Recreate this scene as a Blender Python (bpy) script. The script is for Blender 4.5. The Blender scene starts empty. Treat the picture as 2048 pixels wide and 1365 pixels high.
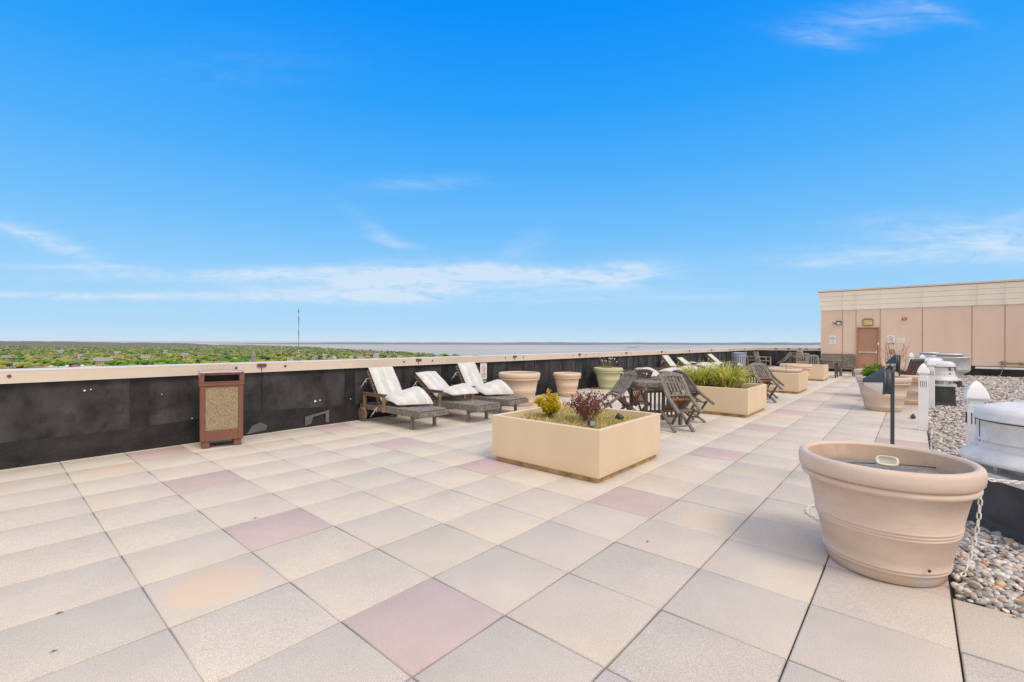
import bpy, bmesh, math, random
import numpy as np
from mathutils import Vector, Matrix
R_ = math.radians
rnd = random.Random(7)
sc = bpy.context.scene
col = sc.collection

# ------------------------------------------------------------------ mesh builder
class MB:
    def __init__(s): s.v=[]; s.f=[]; s.m=[]; s.sm=[]
    def add(s, vs, fs, mi=0, smooth=False):
        n=len(s.v); s.v.extend([tuple(v) for v in vs])
        for f in fs: s.f.append(tuple(i+n for i in f)); s.m.append(mi); s.sm.append(smooth)
    def box(s, c, d, mi=0, M=None, bev=0.0):
        x,y,z=[a/2 for a in d]
        if bev>0:
            b=bev; vs=[]; fs=[]
            for sz in (-1,1):
                for (ax,ay) in ((-1,-1),(1,-1),(1,1),(-1,1)):
                    vs.append((ax*(x-b),ay*(y-b),sz*z)); vs.append((ax*(x-b),ay*y,sz*(z-b))); vs.append((ax*x,ay*(y-b),sz*(z-b)))
            bm=bmesh.new()
            for v in vs: bm.verts.new(v)
            bmesh.ops.convex_hull(bm,input=bm.verts); bm.verts.ensure_lookup_table(); bm.verts.index_update()
            bmesh.ops.dissolve_limit(bm,angle_limit=.01,verts=bm.verts,edges=bm.edges); bm.verts.index_update()
            vs=[tuple(v.co) for v in bm.verts]; fs=[tuple(v.index for v in f.verts) for f in bm.faces]; bm.free()
        else:
            vs=[(-x,-y,-z),(x,-y,-z),(x,y,-z),(-x,y,-z),(-x,-y,z),(x,-y,z),(x,y,z),(-x,y,z)]
            fs=[(0,3,2,1),(4,5,6,7),(0,1,5,4),(1,2,6,5),(2,3,7,6),(3,0,4,7)]
        T=Matrix.Translation(c) @ (M.to_4x4() if M else Matrix.Identity(4))
        s.add([T@Vector(v) for v in vs],fs,mi); return s
    def bar(s, a, b, w, h, mi=0, up=(0,0,1), bev=0.0):
        a=Vector(a); b=Vector(b); d=b-a; L=d.length; z=d.normalized(); u=Vector(up)
        x=u.cross(z)
        if x.length<1e-4: x=Vector((1,0,0)).cross(z)
        x.normalize(); y=z.cross(x)
        M=Matrix((x,y,z)).transposed()
        return s.box((a+b)/2,(w,h,L),mi,M,bev)
    def lathe(s, prof, c=(0,0,0), seg=32, mi=0, smooth=True, M=None):
        vs=[]; fs=[]; n=len(prof)
        for k in range(seg):
            a=2*math.pi*k/seg
            for r,z in prof: vs.append((r*math.cos(a),r*math.sin(a),z))
        for k in range(seg):
            k2=(k+1)%seg
            for i in range(n-1): fs.append((k*n+i,k2*n+i,k2*n+i+1,k*n+i+1))
        T=Matrix.Translation(c) @ (M.to_4x4() if M else Matrix.Identity(4))
        s.add([T@Vector(v) for v in vs],fs,mi,smooth); return s
    def tube(s, pts, r, seg=8, mi=0, closed=False, smooth=True, taper=None):
        P=[Vector(p) for p in pts]; n=len(P); vs=[]; fs=[]
        up=Vector((0,0,1)); prev=None
        for i,p in enumerate(P):
            if closed: t=P[(i+1)%n]-P[i-1]
            else: t=P[min(i+1,n-1)]-P[max(i-1,0)]
            t.normalize()
            if prev is None:
                x=t.cross(up) if abs(t.z)<.95 else t.cross(Vector((1,0,0)))
            else: x=prev-t*prev.dot(t)
            x.normalize(); prev=x; y=t.cross(x)
            rr=r*(1+(taper-1)*i/(n-1)) if taper is not None else r
            for k in range(seg):
                a=2*math.pi*k/seg; vs.append(p+x*rr*math.cos(a)+y*rr*math.sin(a))
        m=n if closed else n-1
        for i in range(m):
            j=(i+1)%n
            for k in range(seg):
                k2=(k+1)%seg; fs.append((i*seg+k,i*seg+k2,j*seg+k2,j*seg+k))
        if not closed:
            fs.append(tuple(range(seg))[::-1]); fs.append(tuple((n-1)*seg+k for k in range(seg)))
        s.add(vs,fs,mi,smooth); return s
    def poly(s, pts, mi=0): s.add(pts,[tuple(range(len(pts)))],mi); return s
    def prism(s, pts2, z0, z1, mi=0, M=None):
        n=len(pts2); vs=[(x,y,z0) for x,y in pts2]+[(x,y,z1) for x,y in pts2]
        fs=[tuple(range(n))[::-1],tuple(range(n,2*n))]+[(i,(i+1)%n,(i+1)%n+n,i+n) for i in range(n)]
        if M: vs=[M@Vector(v) for v in vs]
        s.add(vs,fs,mi); return s
    def build(s, name, mats, parent=None, loc=None):
        me=bpy.data.meshes.new(name); me.from_pydata(s.v,[],s.f)
        if not isinstance(mats,(list,tuple)): mats=[mats]
        for m in mats: me.materials.append(m)
        me.polygons.foreach_set('material_index',s.m)
        me.polygons.foreach_set('use_smooth',s.sm); me.update()
        o=bpy.data.objects.new(name,me); col.objects.link(o)
        if parent: o.parent=parent
        if loc is not None: o.location=loc
        return o

def np_mesh(name, V, F, mats, attr=None, smooth=False, fm=None):
    me=bpy.data.meshes.new(name)
    nf,k=F.shape
    me.vertices.add(len(V)); me.vertices.foreach_set('co',V.astype(np.float32).ravel())
    me.loops.add(nf*k); me.loops.foreach_set('vertex_index',F.astype(np.int32).ravel())
    me.polygons.add(nf); me.polygons.foreach_set('loop_start',np.arange(0,nf*k,k,dtype=np.int32))
    if smooth: me.polygons.foreach_set('use_smooth',np.ones(nf,bool))
    for m in mats: me.materials.append(m)
    if fm is not None: me.polygons.foreach_set('material_index',fm.astype(np.int32))
    me.update(calc_edges=True)
    if attr is not None:
        a=me.color_attributes.new('tint','FLOAT_COLOR','POINT')
        a.data.foreach_set('color',np.c_[attr,np.ones(len(attr))].astype(np.float32).ravel())
    me.validate(); return me

def tag(o, label=None, cat=None, group=None, kind=None):
    if label: o['label']=label
    if cat: o['category']=cat
    if group: o['group']=group
    if kind: o['kind']=kind
    return o
def empty(name, loc=(0,0,0), rz=0, label=None, cat=None, group=None):
    o=bpy.data.objects.new(name,None); col.objects.link(o); o.location=loc; o.rotation_euler=(0,0,rz)
    o.empty_display_size=.1
    return tag(o,label,cat,group)
def dup(root, loc=None, rz=None, label=None, group=None, scale=None):
    def cp(o,par):
        c=o.copy(); col.objects.link(c); c.parent=par
        for ch in list(o.children): cp(ch,c)
        return c
    r=cp(root,None)
    if loc is not None: r.location=loc
    if rz is not None: r.rotation_euler=(0,0,rz)
    if scale: r.scale=scale
    if label: r['label']=label
    if group: r['group']=group
    return r

# ------------------------------------------------------------------ materials
def mat(name, c, rough=.7, var=.15, scale=6, bump=.1, bscale=60, metal=0, c2=None, attr=False, stretch=None, spots=None, spec=.5, detail=6, dirt=None, bdist=.01):
    m=bpy.data.materials.new(name); m.use_nodes=True; nt=m.node_tree; N=nt.nodes; L=nt.links
    b=N['Principled BSDF']; b.inputs['Roughness'].default_value=rough; b.inputs['Metallic'].default_value=metal
    b.inputs['Specular IOR Level'].default_value=spec
    tc=N.new('ShaderNodeTexCoord'); mp=N.new('ShaderNodeMapping'); L.new(tc.outputs['Object'],mp.inputs[0])
    if stretch: mp.inputs['Scale'].default_value=stretch
    n1=N.new('ShaderNodeTexNoise'); n1.inputs['Scale'].default_value=scale; n1.inputs['Detail'].default_value=detail; n1.inputs['Roughness'].default_value=.6
    L.new(mp.outputs[0],n1.inputs[0])
    mx=N.new('ShaderNodeMix'); mx.data_type='RGBA'
    cr=N.new('ShaderNodeMapRange'); cr.inputs[1].default_value=.3; cr.inputs[2].default_value=.7; L.new(n1.outputs[0],cr.inputs[0])
    L.new(cr.outputs[0],mx.inputs[0])
    if c2 is None: lo=[x*(1-var) for x in c]; hi=[min(1,x*(1+var)) for x in c]
    else: lo,hi=c,c2
    mx.inputs[6].default_value=(*lo,1); mx.inputs[7].default_value=(*hi,1)
    out=mx.outputs[2]
    if attr:
        at=N.new('ShaderNodeAttribute'); at.attribute_name='tint'
        mm=N.new('ShaderNodeMix'); mm.data_type='RGBA'; mm.blend_type='MULTIPLY'; mm.inputs[0].default_value=1
        L.new(out,mm.inputs[6]); L.new(at.outputs['Color'],mm.inputs[7]); out=mm.outputs[2]
    n2=N.new('ShaderNodeTexNoise'); n2.inputs['Scale'].default_value=bscale; n2.inputs['Detail'].default_value=4
    L.new(tc.outputs['Object'] if not stretch else mp.outputs[0],n2.inputs[0])
    if spots:
        sc_,th,amt,colr=spots
        n3=N.new('ShaderNodeTexNoise'); n3.inputs['Scale'].default_value=sc_; n3.inputs['Detail'].default_value=3; L.new(tc.outputs['Object'],n3.inputs[0])
        r3=N.new('ShaderNodeMapRange'); r3.inputs[1].default_value=th; r3.inputs[2].default_value=th+.08; r3.inputs[4].default_value=amt; L.new(n3.outputs[0],r3.inputs[0])
        ms=N.new('ShaderNodeMix'); ms.data_type='RGBA'; L.new(r3.outputs[0],ms.inputs[0]); L.new(out,ms.inputs[6]); ms.inputs[7].default_value=(*colr,1); out=ms.outputs[2]
    if dirt:   # darker towards the foot of the thing: (z0,z1,colour,amount)
        sx=N.new('ShaderNodeSeparateXYZ'); L.new(tc.outputs['Object'],sx.inputs[0])
        ad=N.new('ShaderNodeMath'); ad.operation='MULTIPLY_ADD'; L.new(n1.outputs[0],ad.inputs[0]); ad.inputs[1].default_value=dirt[1]-dirt[0]; L.new(sx.outputs[2],ad.inputs[2])
        rr=N.new('ShaderNodeMapRange'); rr.inputs[1].default_value=dirt[0]; rr.inputs[2].default_value=dirt[1]+(dirt[1]-dirt[0])*.5; rr.inputs[3].default_value=dirt[3]; rr.inputs[4].default_value=0; L.new(ad.outputs[0],rr.inputs[0])
        ms=N.new('ShaderNodeMix'); ms.data_type='RGBA'; L.new(rr.outputs[0],ms.inputs[0]); L.new(out,ms.inputs[6]); ms.inputs[7].default_value=(*dirt[2],1); out=ms.outputs[2]
    L.new(out,b.inputs['Base Color'])
    if bump>0:
        bp=N.new('ShaderNodeBump'); bp.inputs['Strength'].default_value=bump; bp.inputs['Distance'].default_value=bdist; L.new(n2.outputs[0],bp.inputs['Height']); L.new(bp.outputs[0],b.inputs['Normal'])
    m['nodes_out']=''
    return m

M={}
M['joint']=mat('joint_dirt',(.075,.063,.052),.95)
M['pavbase']=M['joint']
M['membrane']=mat('black_roof_membrane',(.018,.0175,.0185),.85,spec=.2,c2=(.082,.080,.083),scale=2.4,stretch=(1.3,1,.8),bump=.35,bscale=8,spots=(8,.58,.35,(.012,.012,.013)),detail=12,bdist=.02)
M['membrane2']=mat('black_membrane_skirt',(.009,.009,.010),.6,spec=.3,c2=(.030,.029,.031),scale=3,bump=.5,bscale=6,bdist=.05,detail=9)
M['patch']=mat('grey_membrane_patch',(.09,.09,.095),.7,c2=(.16,.16,.165),scale=5)
M['whitefleck']=mat('white_scuff',(.7,.7,.7),.8)
M['coping']=mat('beige_coping_metal',(.62,.51,.41),.5,c2=(.68,.57,.46),scale=1.2,bump=.03)
M['copingtop']=mat('coping_top_metal',(.68,.64,.60),.5,var=.06,scale=1.2,bump=.03)
M['rustclip']=mat('rusty_brown_clip',(.16,.07,.05),.8)
M['stucco']=mat('tan_wall_panel',(.68,.51,.41),.85,c2=(.76,.58,.475),scale=.8,bump=.15,bscale=120,stretch=(1,1,.35))
M['seam']=mat('wall_seam_sealant',(.28,.17,.12),.9)
M['cornice']=mat('cream_siding',(.82,.755,.665),.75,c2=(.87,.80,.71),scale=1.5,bump=.05)
M['corniceline']=mat('siding_shadow_gap',(.46,.39,.33),.9)
M['door']=mat('brown_steel_door',(.38,.205,.13),.55,c2=(.44,.245,.165),scale=1.5,bump=.03)
M['frame']=mat('door_frame_paint',(.42,.22,.14),.55,var=.08,bump=.03)
M['steel']=mat('brushed_steel',(.62,.62,.62),.35,metal=.9,var=.08,bump=.02)
M['alum']=mat('spun_aluminium',(.58,.58,.58),.42,metal=.55,c2=(.80,.80,.80),scale=7,bump=.04,bscale=25,spots=(30,.68,.35,(.33,.33,.34)))
M['alumpaint']=mat('weathered_aluminium',(.55,.555,.56),.6,metal=.0,spec=.2,c2=(.74,.74,.745),scale=5,bump=.05,bscale=25,spots=(22,.66,.4,(.36,.36,.37)))
M['curb']=mat('black_curb_membrane',(.025,.025,.027),.6,c2=(.065,.065,.068),scale=4,bump=.3,bscale=12)
M['vinyl']=mat('white_vinyl',(.80,.80,.80),.45,var=.03,scale=4,bump=.02,dirt=(0,.25,(.55,.53,.5),.4))
M['slot']=mat('dark_slot',(.05,.05,.055),.9)
M['chain']=mat('white_plastic_chain',(.74,.73,.71),.5,var=.08,scale=40,bump=.05)
M['terracotta']=mat('pale_terracotta_plastic',(.54,.415,.335),.62,c2=(.66,.53,.445),scale=2.6,stretch=(1,1,2.4),detail=10,bump=.12,bscale=50,spots=(5,.60,.45,(.66,.56,.50)),dirt=(0,.12,(.36,.25,.19),.35))
M['terracotta2']=mat('peach_plastic',(.66,.485,.36),.6,c2=(.72,.545,.42),scale=3,stretch=(1,1,3),bump=.1,bscale=50,dirt=(0,.12,(.45,.28,.19),.35))
M['greenpot']=mat('sage_plastic',(.47,.48,.28),.6,c2=(.53,.53,.33),scale=3,stretch=(1,1,3),bump=.1,bscale=50)
M['potin']=mat('pot_inside',(.48,.35,.26),.8,c2=(.60,.44,.33),scale=9,dirt=(.555,.600,(.43,.45,.455),.85),spots=(5,.56,.7,(.44,.46,.47)))
M['chalk']=mat('grey_chalk_stain',(.42,.43,.44),.9,c2=(.55,.55,.54),scale=20)
M['soil']=mat('dark_soil',(.13,.10,.06),.95,c2=(.32,.25,.14),scale=30,bump=.8,bscale=60)
M['greysoil']=mat('grey_potting_grit',(.14,.135,.13),.95,c2=(.30,.29,.28),scale=60,bump=.8,bscale=90)
M['planter']=mat('cream_fibreglass',(.665,.52,.355),.55,c2=(.72,.57,.395),scale=1.8,stretch=(1,1,.5),bump=.05,bscale=80,spots=(5,.66,.18,(.58,.44,.30)),dirt=(.06,.16,(.47,.31,.16),.35))
M['plinth']=mat('stained_plinth',(.20,.12,.06),.85,c2=(.58,.38,.18),scale=7)
M['bin']=mat('terracotta_brown_plastic',(.165,.066,.042),.5,c2=(.20,.084,.054),scale=2,bump=.05,bscale=200)
M['bintop']=mat('pale_brown_plastic',(.36,.23,.19),.5,c2=(.55,.46,.43),scale=2,bump=.05,bscale=200)  # lid colour, lighter and greyer than the body
M['binliner']=mat('dark_liner',(.03,.03,.035),.5)
M['wood']=mat('weathered_grey_teak',(.055,.045,.038),.85,c2=(.33,.295,.265),scale=9,stretch=(6,6,1.5),bump=.6,bscale=40,spots=(9,.66,.6,(.045,.035,.028)),detail=8)
M['wooddark']=mat('dark_weathered_teak',(.05,.035,.026),.85,c2=(.15,.12,.10),scale=9,stretch=(6,6,1.5),bump=.6,bscale=40)
M['woodslat']=mat('weathered_slat_teak',(.10,.082,.068),.85,c2=(.36,.315,.275),scale=8,stretch=(1.5,8,8),bump=.6,bscale=40,spots=(12,.62,.55,(.03,.024,.02)),detail=8)
M['woodarm']=mat('orange_brown_teak',(.20,.075,.028),.7,c2=(.42,.20,.09),scale=7,stretch=(1,1,3),bump=.4,bscale=40,spots=(8,.6,.6,(.09,.06,.045)))
M['woodpost']=mat('tan_brown_teak',(.16,.09,.05),.75,c2=(.34,.22,.13),scale=9,stretch=(5,5,1),bump=.4,bscale=40,spots=(8,.62,.5,(.09,.075,.065)))
M['woodorange']=mat('unweathered_orange_teak',(.09,.035,.016),.7,c2=(.38,.14,.045),scale=8,stretch=(2,2,5),bump=.3,bscale=40)
M['woodpale']=mat('pale_weathered_teak',(.22,.18,.14),.85,c2=(.40,.34,.27),scale=9,stretch=(4,4,1),bump=.4,bscale=40)
M['darkmetal']=mat('dark_grey_metal',(.045,.05,.06),.45,c2=(.07,.075,.085),scale=8,bump=.05)
M['lens']=mat('frosted_lens',(.75,.75,.75),.3,var=.05)
M['black']=mat('black_plastic',(.02,.02,.022),.4)
M['red']=mat('red_plastic',(.42,.03,.03),.4)
M['signwhite']=mat('white_sign',(.78,.77,.76),.5,var=.03)
M['signred']=mat('red_sign_ink',(.50,.08,.08),.5)
M['signblack']=mat('black_sign_ink',(.03,.03,.03),.5)
M['exityellow']=mat('yellowed_exit_face',(.72,.60,.30),.5,c2=(.80,.70,.42),scale=8)
M['exitcase']=mat('olive_metal_case',(.20,.17,.08),.6,c2=(.34,.30,.18),scale=10)
M['exitred']=mat('exit_letter_red',(.75,.10,.05),.5)
M['cream']=mat('cream_plastic',(.72,.69,.55),.45,var=.05)
M['wallgrey']=mat('grey_fixture',(.35,.34,.31),.5)
M['bluecan']=mat('pale_blue_grey_metal',(.42,.46,.62),.4,c2=(.52,.55,.70),scale=8,metal=.1)
M['tyre']=mat('grey_brown_wheel',(.13,.105,.085),.8,c2=(.27,.22,.18),scale=14,bump=.4)
M['hub']=mat('reddish_wheel_hub',(.15,.08,.055),.8,c2=(.27,.15,.10),scale=14,bump=.3)
M['water']=mat('sound_water',(.36,.378,.405),.9,c2=(.47,.475,.48),scale=.0016,stretch=(.35,1,1),bump=0,detail=8,spec=0)  # grey haze tint put into the water colour
M['ground']=mat('town_ground',(.07,.10,.035),.95,c2=(.20,.19,.13),scale=.03,bump=0,detail=10)
M['hillwood']=mat('hazy_wooded_ridge',(.12,.12,.115),1,c2=(.25,.235,.22),scale=.02,stretch=(1,1,3),bump=0,detail=10,spec=0)  # aerial haze tinted into the ridge colour
M['farhill']=mat('hazy_far_shore',(.17,.205,.235),1,c2=(.25,.28,.30),scale=.004,bump=0,detail=10,spec=0)  # base colour carries the painted haze of the far shore
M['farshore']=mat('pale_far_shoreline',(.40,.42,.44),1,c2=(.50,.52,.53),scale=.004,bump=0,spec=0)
M['mastred']=mat('mast_red_paint',(.28,.12,.10),.6)
M['mastwhite']=mat('mast_white_paint',(.50,.49,.48),.6)
M['roofgrey']=mat('grey_shingle_roof',(.26,.24,.24),.9,c2=(.36,.34,.33),scale=.5,bump=0)
M['roofbrown']=mat('brown_shingle_roof',(.22,.14,.11),.9,c2=(.32,.22,.18),scale=.5,bump=0)
M['housewhite']=mat('white_clapboard',(.62,.60,.57),.8,var=.06,scale=.4,bump=0)
M['housetan']=mat('tan_clapboard',(.46,.38,.30),.8,var=.08,scale=.4,bump=0)
M['housebrick']=mat('brick_wall',(.30,.17,.13),.9,var=.12,scale=.4,bump=0)
M['winglass']=mat('dark_window_glass',(.07,.08,.09),.2,bump=0)
M['stone']=mat('church_stone',(.32,.27,.25),.9,var=.12,scale=.3,bump=0)
def leafmat(name,c,c2,sc_=8,tr=.35):
    m=mat(name,c,.6,c2=c2,scale=sc_,bump=0,spec=.25,attr=True)
    nt=m.node_tree; b=nt.nodes['Principled BSDF']; out=nt.nodes['Material Output']
    t=nt.nodes.new('ShaderNodeBsdfTranslucent'); ms=nt.nodes.new('ShaderNodeMixShader'); ms.inputs[0].default_value=tr
    src=b.inputs['Base Color'].links[0].from_socket
    nt.links.new(src,t.inputs[0]); nt.links.new(b.outputs[0],ms.inputs[1]); nt.links.new(t.outputs[0],ms.inputs[2]); nt.links.new(ms.outputs[0],out.inputs[0]); return m
M['leaf']=leafmat('leaf_tinted',(.85,.85,.85),(1,1,1))
M['treeleaf']=mat('tree_foliage',(.62,.64,.60),.8,c2=(1.08,1.06,1.0),scale=.02,bump=0,attr=True,spec=.1)
M['bark']=mat('tree_bark',(.10,.075,.055),.9)

# paver material: tint per paver, speckle, round stains on a few pavers
def paver_mat():
    m=mat('concrete_paver',(.93,.93,.93),.95,spec=.12,c2=(1.05,1.045,1.04),scale=2.3,bump=.45,bscale=170,attr=True,detail=8,bdist=.004)
    nt=m.node_tree; N=nt.nodes; L=nt.links; b=N['Principled BSDF']
    src=b.inputs['Base Color'].links[0].from_socket
    tc=[n for n in N if n.type=='TEX_COORD'][0]
    out=src
    # aggregate speckle
    v=N.new('ShaderNodeTexNoise'); v.inputs['Scale'].default_value=230; v.inputs['Detail'].default_value=3; L.new(tc.outputs['Object'],v.inputs[0])
    r=N.new('ShaderNodeMapRange'); r.inputs[1].default_value=.33; r.inputs[2].default_value=.67; r.inputs[3].default_value=.76; r.inputs[4].default_value=1.20; L.new(v.outputs[0],r.inputs[0])
    mu=N.new('ShaderNodeMix'); mu.data_type='RGBA'; mu.blend_type='MULTIPLY'; mu.inputs[0].default_value=1
    L.new(out,mu.inputs[6]); L.new(r.outputs[0],mu.inputs[7]); out=mu.outputs[2]
    # soft grey weather blotches, drawn out along the rows
    mp=N.new('ShaderNodeMapping'); mp.inputs['Scale'].default_value=(.8,2.2,1); L.new(tc.outputs['Object'],mp.inputs[0])
    w=N.new('ShaderNodeTexNoise'); w.inputs['Scale'].default_value=1.6; w.inputs['Detail'].default_value=7; w.inputs['Roughness'].default_value=.62; L.new(mp.outputs[0],w.inputs[0])
    r2=N.new('ShaderNodeMapRange'); r2.inputs[1].default_value=.52; r2.inputs[2].default_value=.72; r2.inputs[4].default_value=.22; L.new(w.outputs[0],r2.inputs[0])
    mg=N.new('ShaderNodeMix'); mg.data_type='RGBA'; L.new(r2.outputs[0],mg.inputs[0]); L.new(out,mg.inputs[6]); mg.inputs[7].default_value=(.47,.435,.385,1); out=mg.outputs[2]
    for (x,y,rr,amt) in STAINS:
        d=N.new('ShaderNodeVectorMath'); d.operation='DISTANCE'; L.new(tc.outputs['Object'],d.inputs[0]); d.inputs[1].default_value=(x,y,0)
        q=N.new('ShaderNodeMapRange'); q.inputs[1].default_value=rr-.03; q.inputs[2].default_value=rr; q.inputs[3].default_value=amt; q.inputs[4].default_value=0; L.new(d.outputs['Value'],q.inputs[0])
        ms=N.new('ShaderNodeMix'); ms.data_type='RGBA'; L.new(q.outputs[0],ms.inputs[0]); L.new(out,ms.inputs[6]); ms.inputs[7].default_value=(.665,.515,.385,1); out=ms.outputs[2]
    L.new(out,b.inputs['Base Color'])
    return m
S=0.6
STAINS=[(-1.5*S,-.5*S,.265,.72),(-1.45*S,6.5*S-.55,.24,.45),(3.45*S,-3.55*S,.20,.5),(2.4*S,4.4*S,.2,.2)]
M['paver']=paver_mat()

# ------------------------------------------------------------------ camera
CAM=Vector((-1.829,-3.4352,1.4481)); yaw=.71553; roll=.003
fw=Vector((math.cos(yaw),math.sin(yaw),0)); rt=Vector((math.sin(yaw),-math.cos(yaw),0)); up=Vector((0,0,1))
r2=rt*math.cos(roll)+up*math.sin(roll); u2=up*math.cos(roll)-rt*math.sin(roll)
cd=bpy.data.cameras.new('camera'); cam=bpy.data.objects.new('camera',cd); col.objects.link(cam)
cam.matrix_world=Matrix(((r2.x,u2.x,-fw.x,CAM.x),(r2.y,u2.y,-fw.y,CAM.y),(r2.z,u2.z,-fw.z,CAM.z),(0,0,0,1)))
cd.sensor_width=36; cd.lens=925.56/2048*36; cd.shift_y=1.5/2048; cd.clip_start=.05; cd.clip_end=60000
sc.camera=cam
def tpx(px): return (px-1024)/925.56
def spot(t,d):   # ground position at forward distance d and lateral ratio t from the view point
    return (CAM.x+fw.x*d+rt.x*t*d, CAM.y+fw.y*d+rt.y*t*d)

# ------------------------------------------------------------------ roof deck
def tile_box(V,F,T,x0,x1,y0,y1,z,tint,tilt):
    b=.008; n=len(V)
    def zz(x,y): return z+tilt[0]*(x-(x0+x1)/2)+tilt[1]*(y-(y0+y1)/2)
    for (x,y) in ((x0+b,y0+b),(x1-b,y0+b),(x1-b,y1-b),(x0+b,y1-b)): V.append((x,y,zz(x,y)))
    for (x,y) in ((x0,y0),(x1,y0),(x1,y1),(x0,y1)): V.append((x,y,zz(x,y)-.004))
    for (x,y) in ((x0,y0),(x1,y0),(x1,y1),(x0,y1)): V.append((x,y,-.028))
    F.append((n,n+1,n+2,n+3))
    for k in range(4):
        k2=(k+1)%4
        F.append((n+4+k,n+4+k2,n+k2,n+k)); F.append((n+8+k,n+8+k2,n+4+k2,n+4+k))
    T.extend([tint]*4); e_=rnd.uniform(.78,.95); T.extend([tuple(q*e_ for q in tint)]*4); T.extend([tuple(q*.4 for q in tint)]*4)
V=[];F=[];T=[]
for i in range(-9,51):
    for j in range(-8,11):
        if j>=6 and i>=3: continue
        x0,x1=i*S,(i+1)*S; y1,y0=-j*S,-(j+1)*S
        if y0>4.29: continue
        y1=min(y1,4.31)
        if x1>30.7: continue
        g=(.0026 if j>3 and i<8 else .0016)+.0016*rnd.random(); g2=.0009+.0009*rnd.random()
        pink=(i%4==3) and (j%3==2)
        k=1+rnd.uniform(-.022,.022); w=rnd.random()
        if pink: c=(.530*k,.425*k,.405*k)
        else: c=((.600+.014*w)*k,(.538+.008*w)*k,(.470-.008*w)*k)
        if not pink and rnd.random()<.13: c=(c[0]*.95,c[1]*.962,c[2]*.97)
        if not pink and y0<-1.5: c=(c[0]*.965,c[1]*.96,c[2]*.975)
        z=-.001+rnd.uniform(-.0016,.0016)
        tile_box(V,F,T,x0+g2,x1-g2,y0+g,y1-g,z,c,(rnd.uniform(-.0012,.0012),rnd.uniform(-.0012,.0012)))
me=np_mesh('patio_paving',np.array(V),np.array(F),[M['paver']],np.array(T))
o=bpy.data.objects.new('patio_paving',me); col.objects.link(o); tag(o,'square beige concrete pavers with scattered pink ones covering the roof terrace','paving',kind='structure')
b=MB(); b.box((12.6,-6,-20.03),(37.2,20.9,40),0)
o=b.build('roof_slab',[M['joint']]); tag(o,'dark roof slab under the pavers and gravel','roof',kind='structure')

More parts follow.
